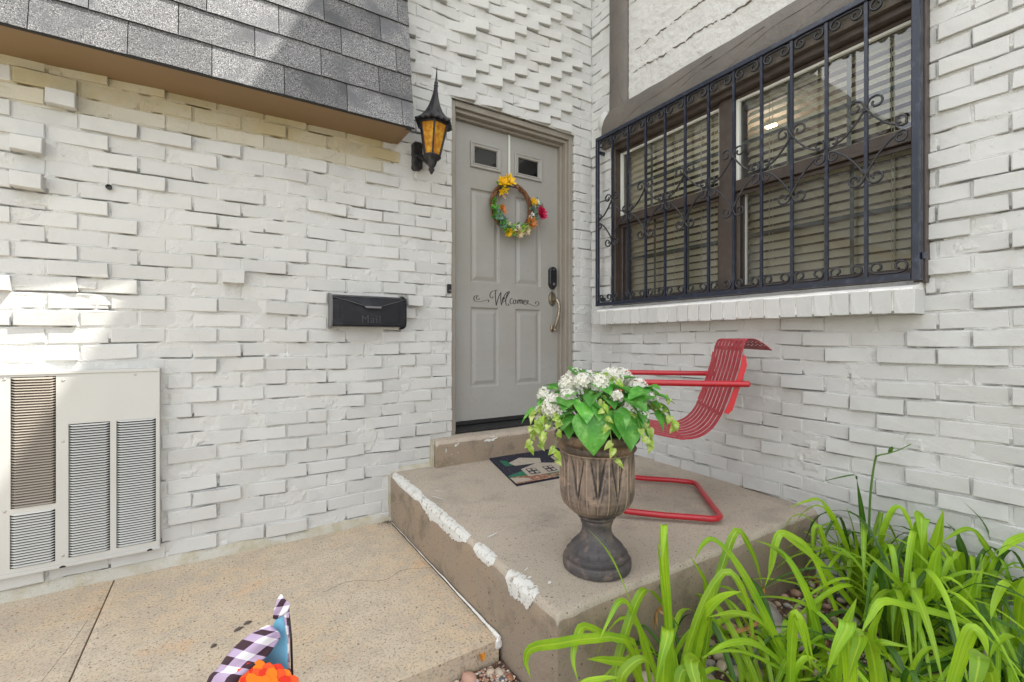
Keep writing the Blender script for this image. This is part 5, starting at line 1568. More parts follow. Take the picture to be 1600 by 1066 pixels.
# one continuous tube: arm end -> front -> upright -> floor rail -> rear crossbar -> other side
sideu = [(-.095, .856), (.10, .856), (.28, .857)] + arc((.36, .775), .082, 90, 0, 8) + [(.447, .62), (.455, .45)] + arc((.395, .352), .072, 12, -90, 8) + [(.25, .272), (.12, .270)]
cr_ = .055
path = [cp(u, 0, z) for u, z in sideu]
path += [cp(cr_ - cr_*sin(radians(a)), cr_ - cr_*cos(radians(a)), .268) for a in range(0, 91, 15)]
path += [cp(0, Wd*.3, .268), cp(0, Wd*.5, .268), cp(0, Wd*.7, .270)]
path += [cp(cr_ - cr_*cos(radians(a)), Wd - cr_ + cr_*sin(radians(a)), .274) for a in range(0, 91, 15)]
path += [cp(u, Wd, z+.008) for u, z in sideu[::-1]]
full = []
for i in range(len(path)-1):
    a, b = path[i], path[i+1]
    full.append(a)
full.append(path[-1])
mb = MB(); mb.tube(full, tr, 14)
autosmooth(mb.build('tube_frame', M['red'], CH), 60)
for n_ in (0, Wd):
    mb = MB(); c = cp(-.098, n_, .856 + (.008 if n_ else 0)); mb.ball(tuple(c), tr*1.02, 12, 8); mb.build('arm_end_cap', M['red'], CH, smooth=True)
prof = [(-.212, 1.000), (-.182, 1.026), (-.150, 1.046), (-.120, 1.051), (-.100, 1.035), (-.090, 1.00), (-.074, .93), (-.050, .85), (-.026, .775), (.0, .71), (.035, .655), (.085, .617), (.15, .603), (.23, .612), (.32, .630), (.40, .640), (.44, .634), (.455, .612)]
PR = catmull([(u, z, 0) for u, z in prof], 84)
SW0, SW1 = .030, Wd-.030
ns = 8; pitch = (SW1-SW0)/ns; sw = pitch*.76
for k in range(ns):
    mb = MB(); nc = SW0 + pitch*(k+.5); t_ = .0016
    i0 = 17
    for i, q in enumerate(PR[i0:]):
        ii = i+i0
        tgt = PR[min(ii+1, 84)]-PR[ii-1]; tgt.normalize(); nr = Vector((-tgt.y, tgt.x))
        for (s_, o_) in ((-.5, 0), (-.25, .0016), (.25, .0016), (.5, 0), (.5, -t_), (-.5, -t_)):
            mb.v.append(tuple(cp(q.x+nr.x*o_, nc+s_*sw, q.y+nr.y*o_)))
    m_ = 84-i0+1
    for i in range(m_-1):
        for j in range(6):
            j2 = (j+1) % 6; mb.f.append((i*6+j, i*6+j2, (i+1)*6+j2, (i+1)*6+j)); mb.m.append(0)
    mb.f += [tuple(range(6))[::-1], tuple((m_-1)*6+j for j in range(6))]; mb.m += [0, 0]
    autosmooth(mb.build('seat_slat', M['redworn'], CH), 40)
# pierced head sheet curling over the top
mb = MB(); n = 24; rows = 20; full_top = PR[:20]
def shp(i, j):
    q = full_top[i]; return cp(q.x, SW0+pitch*.15+(SW1-SW0-pitch*.3)*j/n, q.y)
for i in range(len(full_top)):
    for j in range(n+1): mb.v.append(tuple(shp(i, j)))
for i in range(len(full_top)-1):
    for j in range(n):
        if 1 < i < 12 and i % 3 == 0 and j % 3 == 1: continue
        if 1 < i < 12 and i % 3 == 1 and j % 3 == 2: continue
        a = i*(n+1)+j; mb.f.append((a, a+n+1, a+n+2, a+1)); mb.m.append(0)
o = mb.build('pierced_head_sheet', M['redworn'], CH, smooth=True); sm_ = o.modifiers.new('thick', 'SOLIDIFY'); sm_.thickness = .0018
# pressed cross straps with dimples
for i in (24, 44, 60, 80):
    mb = MB(); q = PR[i]; tgt = PR[min(i+2, 84)]-PR[i-2]; tgt.normalize(); nr = Vector((-tgt.y, tgt.x))
    hw_ = .011 if i != 44 else .009
    for (s_, o_) in ((-hw_, .0022), (hw_, .0022), (hw_, -.0032), (-hw_, -.0032)):
        for n_ in (SW0+pitch*.15, SW1-pitch*.15):
            mb.v.append(tuple(cp(q.x+tgt.x*s_+nr.x*o_, n_, q.y+tgt.y*s_+nr.y*o_)))
    mb.f = [(0,1,3,2), (2,3,5,4), (4,5,7,6), (6,7,1,0), (0,2,4,6), (1,7,5,3)]; mb.m = [0]*6
    st_o = mb.build('cross_strap', M['redworn'], CH)
    for k in range(ns):
        mb = MB(); nc = SW0+pitch*(k+.5); c = cp(q.x+nr.x*.0034, nc, q.y+nr.y*.0034); mb.ball(tuple(c), .0035, 7, 4); mb.build('rivet', M['joint'] if k % 3 == 0 else M['redworn'], st_o)
# side brackets joining the back to the arms
for n_, sgn in ((SW0-.012, -1), (SW1+.012, 1)):
    mb = MB()
    ol = [(-.098, .975), (-.086, .985), (-.076, .93), (-.052, .85), (-.028, .775), (-.008, .728), (-.026, .722), (-.044, .742), (-.102, .935)]
    b = 0
    for dn in (0, .003*sgn): mb.v += [tuple(cp(u, n_+dn, z)) for u, z in ol]
    n = len(ol); mb.f = [tuple(range(n)), tuple(range(n, 2*n))[::-1]] + [(k, n+k, n+(k+1) % n, (k+1) % n) for k in range(n)]; mb.m = [0]*len(mb.f)
    mb.build('side_bracket', M['redbright'], CH)
    mb = MB(); mb.tube([cp(-.070, -.0, .856) if sgn < 0 else cp(-.070, Wd, .864), cp(-.070, n_, .858)], .005, 8); mb.build('bracket_bolt', M['redworn'], CH)

# ================================================================== URN
UX, UY = 1.136, 1.228; UZ = slabz(UY)
U = thing('urn', 'weathered brown and black footed urn with overlapping leaf relief', 'urn', (UX, UY, UZ))
def urn_fn(r, z, a):
    h = z-UZ
    if .185 < h < .415:
        t = (h-.185)/.23
        # two tiers of pointed leaves, each with a central rib
        N1 = 11
        env = min(1, t*6, (1-t)*6)
        ph = (a*N1/(2*pi)) % 1.0
        rib = abs(ph-.5)*2            # 0 mid leaf, 1 between leaves
        wdt = 1 - .85*max(0, t-.25)/.75   # leaf narrows to the top
        front = 1 if rib < wdt else 0
        edge = abs(rib-wdt)
        ph2 = ((a*N1/(2*pi))+.5) % 1.0; rib2 = abs(ph2-.5)*2
        d = 0
        if front: d += .0080 - .0065*(rib/wdt if wdt > .05 else 0)**2 + .0030*max(0, 1-rib/.10)
        else: d += .0020 + .0045*max(0, 1-rib2/.14) - .003
        d += .0028*max(0, 1-edge/.10) - .0035*max(0, 1-abs(rib-wdt-.12)/.10)
        d += 0
        r = r + env*d
    if .40 < h < .47: r += .0006*sin(40*a)
    if .172 < h < .186: r += .0022*abs(sin(22*a))
    r += .0010*noise.noise((cos(a)*6, sin(a)*6, z*22))
    return r, z
P0 = [(0.001,0),(.112,0),(.1195,.004),(.121,.012),(.1205,.030),(.117,.035),(.109,.037),(.111,.044),(.1095,.052),(.101,.056),(.097,.058),(.0965,.066),(.093,.074),(.086,.082),(.076,.091),(.066,.101),(.058,.112),(.053,.125),(.052,.138),(.0525,.150),(.056,.157),(.058,.163),(.056,.169),(.060,.174),(.066,.179),(.066,.184),(.063,.187)]
foot_end = len(P0)
body = [(.066,.190),(.080,.196),(.093,.206),(.104,.220),(.113,.238),(.119,.258),(.1215,.280),(.1225,.305),(.1225,.335),(.1225,.365),(.1245,.39),(.128,.408),(.131,.414)]
bodyf = []
for i in range(len(body)-1):
    for k in range(4):
        t = k/4; bodyf.append((body[i][0]*(1-t)+body[i+1][0]*t, body[i][1]*(1-t)+body[i+1][1]*t))
rim = [(.1315,.416),(.137,.420),(.139,.427),(.135,.433),(.134,.438),(.138,.446),(.1465,.452),(.150,.459),(.150,.472),(.1475,.480),(.140,.482),(.134,.476),(.130,.462),(.12,.46),(.001,.46)]
mb = MB(); mb.lathe([(r, z+UZ) for r, z in P0], 120, cx=UX, cy=UY, fn=urn_fn, cap=False)
autosmooth(mb.build('urn_foot', M['urnfoot'], U), 40)
mb = MB(); mb.lathe([(r, z+UZ) for r, z in [(.060,.186)]+bodyf+[(.131,.414),(.1305,.4155)]], 220, cx=UX, cy=UY, fn=urn_fn, cap=False)
autosmooth(mb.build('urn_bowl', M['urn'], U), 60)
mb = MB(); mb.lathe([(r, z+UZ) for r, z in [(.1305,.4155)]+rim], 96, cx=UX, cy=UY, fn=urn_fn, cap=False)
autosmooth(mb.build('urn_rim', M['urnrim'], U), 40)
mb = MB(); mb.lathe([(.001, UZ+.468), (.131, UZ+.466)], 24, cx=UX, cy=UY, cap=False); mb.build('soil', M['soil'], U)

# ================================================================== FLOWER ARRANGEMENT
FA = thing('flower_arrangement', 'white hydrangea arrangement with heart shaped leaves and trailing vines in the urn', 'flowers', (UX, UY, .72))
fw = Vector((sin(CAM_YAW), cos(CAM_YAW), 0)); rt = Vector((fw.y, -fw.x, 0))
uc = Vector((UX, UY, 0))
def fa(s, d_, z):
    """s metres to the right seen from the walkway, d_ metres to the back"""
    p = uc + rt*s + fw*d_; return Vector((p.x, p.y, z))
def heart(mb, base, dirv, up, L, wd, droop=.25):
    dirv = Vector(dirv).normalized(); up = Vector(up); sd = dirv.cross(up).normalized(); up = sd.cross(dirv).normalized()
    prof_ = [(-.12, .32), (.0, .50), (.15, .575), (.32, .55), (.5, .455), (.7, .30), (.87, .13), (1.0, .0)]
    b = len(mb.v)
    for (t, w_) in prof_:
        z_ = -droop*max(0, t)**2
        c = base + dirv*L*(t if t > 0 else 0) + up*(L*z_)
        off = dirv*L*(t if t < 0 else 0)
        mb.v += [tuple(c+off-sd*wd*w_+up*wd*w_*.28), tuple(c+off*.3-sd*wd*w_*.5+up*wd*w_*.16), tuple(c), tuple(c+off*.3+sd*wd*w_*.5+up*wd*w_*.16), tuple(c+off+sd*wd*w_+up*wd*w_*.28)]
    for i in range(len(prof_)-1):
        for k in range(4):
            a = b+5*i+k; mb.f.append((a, a+1, a+6, a+5)); mb.m.append(mb.mi)
def bigleaf(s, d_, z, az, pitch, L, wd=None, roll=0):
    """az: degrees, direction of the tip in the rt/fw plane, pitch below horizontal"""
    base = fa(s, d_, z)
    a = radians(az); p = radians(pitch)
    dv = (rt*cos(a) + fw*sin(a))*cos(p) + Vector((0,0,-sin(p)))
    up = Vector((0,0,1))*cos(p)*1.0 + (rt*cos(a)+fw*sin(a))*sin(p) + rt*roll
    mb = MB(); heart(mb, base, dv, up, L, wd or L*.92)
    o = mb.build('heart_leaf', M['bigleaf'], FA, smooth=True)
    mb = MB(); mb.tube(catmull([tuple(base), tuple(base*.6+fa(0, .02, .70)*.4+Vector((0,0,.02))), tuple(fa(s*.1, .0, .70))], 8), .0022, 5); mb.build('leaf_stem', M['stem'], FA)
    return o
# s, depth, z, az, pitch, L  (front faces are at negative depth)
LV = [(-.050,-.15,.800,-75,72,.125), (.060,-.15,.800,-60,70,.110), (.105,-.13,.800,-35,55,.105), (-.095,-.11,.815,-150,25,.085), (-.105,-.10,.850,-120,30,.09), (-.03,-.12,.865,-110,35,.09), (.01,-.10,.855,-70,20,.10),
 (-.19,-.05,.815,170,35,.085), (-.15,-.03,.845,150,5,.10), (-.17,-.08,.785,-160,50,.08), (.05,-.08,.885,-40,5,.085), (-.01,-.02,.915,100,-10,.09), (.14,-.03,.865,20,10,.09), (.16,-.06,.815,-15,40,.10), (.19,0,.80,10,45,.10),
 (.11,-.11,.835,-60,35,.08), (-.06,.05,.915,120,-15,.09), (.06,.06,.91,60,-5,.09), (-.13,.08,.86,150,10,.10), (.15,.10,.85,40,20,.10), (.0,.14,.85,90,20,.11), (-.02,-.14,.835,-100,55,.075), (.155,-.09,.845,-40,30,.075), (-.10,-.12,.77,-120,60,.08)]
LV += [(-.215,-.03,.80,175,40,.075), (-.08,-.09,.87,-140,10,.08), (-.13,-.02,.875,140,0,.08), (.0,-.06,.895,-80,10,.085), (.105,-.06,.875,-30,15,.08), (.20,-.05,.825,-5,35,.08), (-.065,-.13,.84,-95,50,.085), (.085,-.13,.855,-55,40,.085), (.03,-.14,.815,-85,68,.10), (-.13,-.13,.80,-110,55,.085), (.175,-.10,.80,-30,55,.085), (-.04,.03,.925,-100,-5,.07), (.10,.03,.90,-10,0,.075)]
r5 = random.Random(77)
LV = [((s+r5.uniform(-.006,.006)), d_, z, az+r5.uniform(-12,12), (pt if i == 0 else pt-10+r5.uniform(-14,12)), L*(1 if i < 2 else r5.uniform(.70,.98)), None, r5.uniform(-.35,.35)) for i, (s, d_, z, az, pt, L) in enumerate(LV)]
LV += [(r5.uniform(-.19,.19), r5.uniform(-.13,.05), r5.uniform(.83,.89), r5.uniform(-180,0), r5.uniform(-10,35), r5.uniform(.05,.07), None, r5.uniform(-.4,.4)) for k in range(26)]
for q in LV: bigleaf(*q)
mb = MB(); n = 5
def hydrangea(s, d_, z, r_, seed):
    rr = random.Random(seed); c = fa(s, d_, z); mb = MB()
    n = int(92*(r_/.045)**2)
    for i in range(n):
        # fibonacci on the sphere, biased outward
        ph = math.acos(1-1.75*(i+.5)/n); a = pi*(1+5**.5)*i
        nr = Vector((sin(ph)*cos(a), sin(ph)*sin(a), cos(ph)))
        p = c + nr*r_*rr.uniform(.84, 1.06)
        t0 = nr.orthogonal().normalized(); ro = rr.uniform(0, pi/2); nr2 = (nr+Vector((rr.uniform(-.22,.22), rr.uniform(-.22,.22), rr.uniform(-.22,.22)))).normalized()
        t0 = nr2.orthogonal().normalized(); b0 = nr2.cross(t0)
        q = rr.uniform(.0095, .0130)
        for k in range(4):
            aa = ro+k*pi/2; dv = t0*cos(aa)+b0*sin(aa); sd = nr2.cross(dv)
            mb.add([p, p+dv*q*.55-sd*q*.42+nr2*.0015, p+dv*q+nr2*.003, p+dv*q*.55+sd*q*.42+nr2*.0015], [(0,1,2,3)])
    mb.mi = 1; mb.ball(tuple(c), r_*.72, 10, 7)
    mb.build('hydrangea_head', [M['petalwhite'], M['floretbase']], FA)
    mb = MB(); mb.tube([tuple(c), tuple(fa(s*.2, 0, .70))], .003, 5); mb.build('flower_stem', M['stem'], FA)
for i, q in enumerate([(-.158,-.10,.820,.045), (-.205,-.05,.79,.026), (-.105,-.02,.888,.034), (-.025,.0,.905,.030), (.055,.0,.905,.044), (.095,-.11,.818,.033), (.150,.02,.868,.040), (-.185,.0,.85,.026), (.205,.03,.835,.024), (-.06,.09,.90,.04), (.11,.10,.90,.04), (.0,-.075,.898,.030), (-.115,-.10,.86,.024), (.165,-.07,.845,.026), (.045,-.125,.86,.018), (-.06,-.06,.905,.028), (-.19,-.08,.765,.028), (.0,-.13,.79,.018), (.125,-.12,.80,.022)]): hydrangea(*q, 50+i)
def vine(path, nl, seed, sz=.030):
    rr = random.Random(seed); P_ = catmull([fa(*p) for p in path], 24)
    mb = MB(); mb.tube([tuple(p) for p in P_], .0014, 5); v = mb.build('vine_stem', M['stem'], FA)
    for k in range(nl):
        t = (k+.7)/nl; p = P_[min(24, int(t*24))]
        if k % 3 == 2 and seed % 2: continue
        dv = rt*rr.uniform(-1, 1) + fw*rr.uniform(-.8, .1) + Vector((0,0,-rr.uniform(.1, .9)))
        mb = MB(); heart(mb, p, dv, -fw*.7+Vector((0,0,.8))+rt*rr.uniform(-.5,.5), sz*rr.uniform(.7, 1.2), sz*rr.uniform(.5, .8), .5)
        mb.build('vine_leaf', M['vineleaf'], FA, smooth=True)
VN = [([(-.10,-.08,.83),(-.16,-.15,.80),(-.20,-.15,.74),(-.215,-.14,.70)], 9), ([(-.10,-.10,.80),(-.15,-.17,.78),(-.165,-.175,.70),(-.16,-.17,.655)], 10), ([(-.12,-.08,.82),(-.21,-.13,.79),(-.245,-.12,.74)], 8),
      ([(-.02,-.12,.84),(.0,-.18,.80),(.015,-.185,.72),(.03,-.18,.655)], 10), ([(.0,-.10,.86),(-.01,-.17,.83),(.005,-.185,.76)], 6), ([(.10,-.10,.82),(.14,-.15,.77),(.145,-.155,.70)], 8), ([(.12,-.08,.84),(.20,-.10,.83),(.235,-.10,.78),(.25,-.10,.76)], 8), ([(.14,-.05,.87),(.21,-.08,.86),(.25,-.08,.83)], 6),
      ([(-.13,-.05,.86),(-.20,-.10,.83),(-.24,-.10,.79)], 7), ([(.08,-.10,.84),(.10,-.17,.79),(.12,-.17,.72)], 5), ([(-.17,-.10,.80),(-.225,-.14,.76),(-.25,-.14,.685)], 7), ([(.0,.0,.92),(.03,-.05,.93),(.06,-.08,.90)], 5)]
for i, (p, nl) in enumerate(VN): vine(p, nl, 80+i)

# ================================================================== DOOR MAT
DM = thing('doormat', 'dark doormat printed with cream houses and green hills on the porch', 'doormat', (1.75, 2.32, .26))
MA = Vector((1.335, 2.062, 0)); MU = Vector((.86, -.012, 0)); MV = Vector((.125, .515, 0))
def mp(u, v, dz=0):
    p = MA+MU*u+MV*v
    lift = .004*noise.noise((u*4, v*3, 0)) + .010*max(0, .12-u)*8*max(0, .25-v)
    return (p.x, p.y, slabz(p.y)+.010+lift+dz)
M['matnavy'] = mat('navy_mat_pile', (.014,.014,.030), .95, bump=(260,.004,1), speck=(90,(.16,.15,.2),.07))
M['matcream'] = mat('cream_mat_pile', (.46,.41,.33), .95, bump=(260,.004,1), var=(120,(.33,.28,.23),.45,.6))
M['matgreen'] = mat('green_mat_pile', (.012,.11,.06), .95, bump=(260,.004,1), var=(90,(.03,.19,.11),.45,.6))
M['matrust'] = mat('rust_mat_pile', (.25,.09,.045), .95, bump=(260,.004,1), var=(60,(.40,.32,.24),.48,.6))
mb = MB(); n, m_ = 30, 18
for j in range(m_+1):
    for i in range(n+1):
        u, v = i/n, j/m_
        mb.v.append(mp(u, v))
for j in range(m_):
    for i in range(n):
        a = j*(n+1)+i; mb.f.append((a, a+1, a+n+2, a+n+1)); mb.m.append(0)
b = len(mb.v); ring = [i for i in range(n+1)] + [j*(n+1)+n for j in range(1, m_+1)] + [m_*(n+1)+i for i in range(n-1, -1, -1)] + [j*(n+1) for j in range(m_-1, 0, -1)]
for q in ring: p = mb.v[q]; mb.v.append((p[0], p[1], p[2]-.011))
L = len(ring)
for k in range(L): mb.f.append((ring[k], b+k, b+(k+1) % L, ring[(k+1) % L])); mb.m.append(0)
mb.build('mat_body', M['matnavy'], DM)
def patch(name, ol, m, dz):
    # subdivide outline fan so it follows the mat
    c = (sum(p[0] for p in ol)/len(ol), sum(p[1] for p in ol)/len(ol)); mb = MB(); K = 6
    pts = []
    for i in range(len(ol)):
        a, b_ = ol[i], ol[(i+1) % len(ol)]
        for t in (0, .25, .5, .75): pts.append((a[0]+(b_[0]-a[0])*t, a[1]+(b_[1]-a[1])*t))
    n = len(pts)
    for k in range(K):
        s = 1-k/K
        for p in pts: mb.v.append(mp(c[0]+(p[0]-c[0])*s, c[1]+(p[1]-c[1])*s, dz))
    mb.v.append(mp(c[0], c[1], dz))
    for k in range(K-1):
        for i in range(n): mb.f.append((k*n+i, k*n+(i+1) % n, (k+1)*n+(i+1) % n, (k+1)*n+i)); mb.m.append(0)
    for i in range(n): mb.f.append(((K-1)*n+i, (K-1)*n+(i+1) % n, K*n)); mb.m.append(0)
    return mb.build(name, m, DM)
patch('printed_hill', [(.0,.0),(1,.0),(1,.30),(.7,.42),(.45,.36),(.22,.40),(.0,.28)], M['matgreen'], .0011)
patch('printed_path', [(.0,.0),(1,.0),(1,.10),(.6,.14),(.35,.11),(.1,.19),(.0,.22)], M['matrust'], .0017)
patch('printed_cream', [(.0,.03),(.12,.02),(.12,.09),(.0,.21)], M['matcream'], .0024)
patch('printed_house', [(.12,.56),(.34,.54),(.37,.68),(.22,.82),(.10,.70)], M['matcream'], .0017)
patch('printed_tree', [(.05,.60),(.11,.58),(.10,.78),(.05,.84)], M['matgreen'], .0019)
patch('printed_house', [(.13,.16),(.44,.15),(.46,.42),(.30,.55),(.13,.40)], M['matcream'], .0024)
patch('printed_house', [(.46,.22),(.80,.22),(.80,.62),(.63,.86),(.46,.66)], M['matcream'], .0024)
patch('printed_house', [(.84,.2),(.98,.2),(.98,.6),(.9,.7),(.84,.55)], M['matcream'], .0024)
for (u0, v0, u1, v1) in ((.16,.19,.24,.38),(.30,.19,.38,.38),(.50,.30,.58,.50),(.66,.30,.74,.50),(.58,.60,.66,.72)):
    w_ = patch('printed_window', [(u0,v0),(u1,v0),(u1,v1),(u0,v1)], M['matnavy'], .0031)
    du, dv = (u1-u0), (v1-v0)
    for i in (0, 1):
        for j in (0, 1):
            patch('printed_pane', [(u0+du*(.1+.5*i), v0+dv*(.1+.5*j)), (u0+du*(.42+.5*i), v0+dv*(.1+.5*j)), (u0+du*(.42+.5*i), v0+dv*(.42+.5*j)), (u0+du*(.1+.5*i), v0+dv*(.42+.5*j))], M['matcream'], .0038)
for k in range(7):
    patch('printed_roof_line', [(.47+.045*k, .64),(.485+.045*k, .64),(.55+.028*k, .80-.02*abs(k-3)),(.54+.028*k, .80-.02*abs(k-3))], M['matrust'], .0030)

# ================================================================== PEBBLES
rr = random.Random(21)
RK = [mat('river_rock_'+n_, c, .7, bump=(60,.003,.4), var=(14, v, .42, .62), obj_var=.15) for n_, c, v in (
    ('grey', (.30,.27,.25), (.40,.36,.33)), ('tan', (.42,.32,.23), (.50,.42,.33)), ('pink', (.42,.24,.18), (.50,.33,.26)), ('dark', (.09,.10,.13), (.16,.16,.18)), ('rust', (.30,.13,.07), (.38,.2,.12)), ('cream', (.55,.47,.38), (.48,.38,.28)))]
def rockmesh(v, mt):
    r2 = random.Random(v); mb = MB(); mb.ball((0,0,0), 1, 8, 6, (1, r2.uniform(.62, .85), r2.uniform(.42, .62)), jit=.09, rnd=r2); return mb.mesh('river_rock', mt, smooth=True)
rocks = [rockmesh(100+i, RK[i % 6]) for i in range(18)]
def ingrav(x, y):
    if x > 2.37 or y > 1.37: return False
    if x > .82 and y > 1.05: return False
    return True
def gh(x, y): return -.075 + .018*noise.noise((x*4, y*4, 3)) + .008*noise.noise((x*16, y*16, 1))
big = [(1.83,1.005,.085,0,'large tan grey river rock against the porch foot'), (1.745,.905,.095,0,'largest flat grey river rock beside the daylilies'), (1.955,.935,.06,1,'tan river rock right of the two large grey rocks'),
       (.69,1.352,.028,2,'pink angular stone by the walkway edge'), (.79,1.325,.022,5,'cream round pebble by the walkway corner'), (.765,1.345,.018,1,'small tan pebble under the orange leaf by the walkway')]
for (x, y, s, mi, lb) in big:
    o = bpy.data.objects.new('river_rock', rockmesh(300+int(x*100), RK[mi])); C.objects.link(o)
    o.location = (x, y, gh(x, y)+s*.28); o.scale = (s, s, s); o.rotation_euler = (rr.uniform(-.2,.2), rr.uniform(-.2,.2), rr.uniform(0, 6))
    tag(o, lb, 'rock', 'river rocks in the gravel bed')
cnt = 0; tries = 0; placed = []
while cnt < 250 and tries < 6000:
    tries += 1
    x, y = rr.uniform(.2, 2.36), rr.uniform(.25, 1.37)
    p = proj((x, y, -.05))
    if not p or not (560 < p[0] < 1640 and 820 < p[1] < 1100): continue
    if not ingrav(x, y): continue
    s = rr.uniform(.014, .034) if x > .95 else rr.uniform(.007, .018)
    if any((x-a)**2+(y-b)**2 < (.8*(s+c))**2 for a, b, c in placed) or any((x-q[0])**2+(y-q[1])**2 < (.8*(s+q[2]))**2 for q in big): continue
    placed.append((x, y, s))
    o = bpy.data.objects.new('river_rock', rocks[rr.randrange(18)]); C.objects.link(o)
    o.location = (x, y, gh(x, y)+s*rr.uniform(.1, .45)); o.scale = (s, s, s); o.rotation_euler = (rr.uniform(-.4,.4), rr.uniform(-.4,.4), rr.uniform(0, 6))
    tag(o, 'smooth river pebble among many in the gravel bed', 'pebble', 'pebbles in the gravel bed'); cnt += 1
for mi, seed in ((0, 1), (1, 2), (2, 3), (4, 4), (5, 5)):
    mb = MB(); r2 = random.Random(seed)
    for k in range(1500):
        x, y = r2.uniform(.3, 2.36), r2.uniform(.2, 1.37)
        if k % 3 == 0: x, y = r2.uniform(.35, .86), r2.uniform(1.1, 1.38)
        if not ingrav(x, y): continue
        s = r2.uniform(.0025, .0075)
        mb.ball((x, y, gh(x, y)+s*.4+r2.uniform(0, .003)), s, 5, 4, (1, r2.uniform(.6, 1), .6), jit=.15, rnd=r2)
    o = mb.build('fine_gravel', RK[mi], smooth=True, kind='stuff')
    tag(o, ('grey', 'tan', 'pinkish', '', 'rust red', 'cream')[mi]+' fine gravel scattered between the river pebbles', 'gravel')
# far gravel beyond the walkway edge
M['fall'] = mat('orange_dry_leaf', (.55,.24,.03), .7, var=(60,(.40,.14,.02),.45,.6), trans=.15)
for i, (x, y, z, a, lb) in enumerate(((.745, 1.362, -.035, 1.2, 'orange yellow fallen leaf lying by the walkway corner'), (1.86, 1.045, .0, .3, 'orange fallen leaf behind the large rock by the porch'), (2.25, 1.0, -.03, 2.0, 'rust brown fallen leaf near the white wall foot'))):
    mb = MB(); petal(mb, Vector((x, y, z)), Vector((cos(a), sin(a), .15)), Vector((.2, -.3, 1)), .045, .026, .25, 5)
    tag(mb.build('fallen_leaf', M['fall'], smooth=True), lb, 'fallen leaf')

# ================================================================== DAYLILIES
def blade(pts, wd, parent, m, cut=False, seed=0, side=None):
    rr = random.Random(seed); n = 16
    if cut:
        e = Vector(pts[-1]); vw = Vector((-e.x, -e.y, 0)).normalized(); sdv = Vector((-vw.y, vw.x, 0))*rr.uniform(-.02, .02)
        pts = list(pts) + [e+vw*.022+Vector((0,0,-.004)), e+vw*.040+sdv+Vector((0,0,-.045)), e+vw*.045+sdv*2+Vector((0,0,-.11))]
        n = 22; cut = False
    P_ = catmull(pts, n); mb = MB()
    tw = rr.uniform(-.45, .45)
    for i, p in enumerate(P_):
        t = i/n
        tg = (P_[min(i+1, n)]-P_[max(i-1, 0)]).normalized()
        view = (Vector((0, 0, 1.05))-p).normalized()
        if side is None:
            ref = (view + Vector((0, 0, .9)) ).normalized()
            ref = (ref + Vector((cos(seed), sin(seed), 0))*tw*(.4+t)).normalized()
            sd = tg.cross(ref)
            if sd.length < .15: sd = tg.cross(Vector((0,0,1))) + sd
            sd.normalize()
        else: sd = side
        if i > 0 and sd.dot(last) < 0: sd = -sd
        last = sd
        nr = sd.cross(tg).normalized()
        if nr.z < 0: nr = -nr
        if cut: w_ = wd*.5*(.75+.25*min(1, t*3))*(1 if i < n else .96)
        else: w_ = wd*.5*(.72+.28*min(1, t*3))*(1 if t < .5 else max(.03, (1-((t-.5)/.5)**1.7)))
        fold = .36*(1-.5*t)
        mb.v += [tuple(p-sd*w_+nr*w_*fold), tuple(p-sd*w_*.45+nr*w_*fold*.35), tuple(p), tuple(p+sd*w_*.45+nr*w_*fold*.35), tuple(p+sd*w_+nr*w_*fold)]
    for i in range(n):
        for k in range(4):
            a = 5*i+k; mb.f.append((a, a+1, a+6, a+5)); mb.m.append(0)
    o = mb.build('leaf', m, parent, smooth=True)
    ul = o.data.uv_layers.new(name='UVMap'); co = []
    for lp in o.data.loops:
        vi = lp.vertex_index; co += [(vi % 5)/4, (vi//5)/n]
    ul.data.foreach_set('uv', co)
    return o
CL = {}
CLUMPS = {
 'a': ((1.17,.93,-.06), 'leftmost daylily clump arching over the porch corner'),
 'b': ((1.50,.76,-.06), 'daylily clump in front of the porch face by the large grey rocks'),
 'c': ((2.20,.82,-.05), 'daylily clump with a tall flower stalk near the porch and white wall'),
 'd': ((1.95,.62,-.06), 'dense daylily clump in the middle of the bed at the lower right'),
 'e': ((2.25,.52,-.05), 'daylily clump hard against the white wall at the right edge'),
 'f': ((1.62,.50,-.06), 'foreground daylily clump at the bottom edge of the view'),
 'g': ((2.0,.36,-.06), 'lowest right foreground daylily clump with broad leaves'),
 'h': ((1.28,.70,-.06), 'small daylily clump at the bottom centre before the porch face')}
for k, (loc, lb) in CLUMPS.items(): CL[k] = thing('daylily', lb, 'plant', loc, group='daylilies in the gravel bed')
for i, (cl, pts, wd, kind) in enumerate(BLADES):
    blade(pts, wd*.94, CL[cl], M['leafdark'] if kind == 'dark' else M['leaf'], kind == 'cut', 900+i)
rr = random.Random(5)
counts = {'a': 18, 'b': 28, 'c': 36, 'd': 64, 'e': 60, 'f': 46, 'g': 54, 'h': 18}
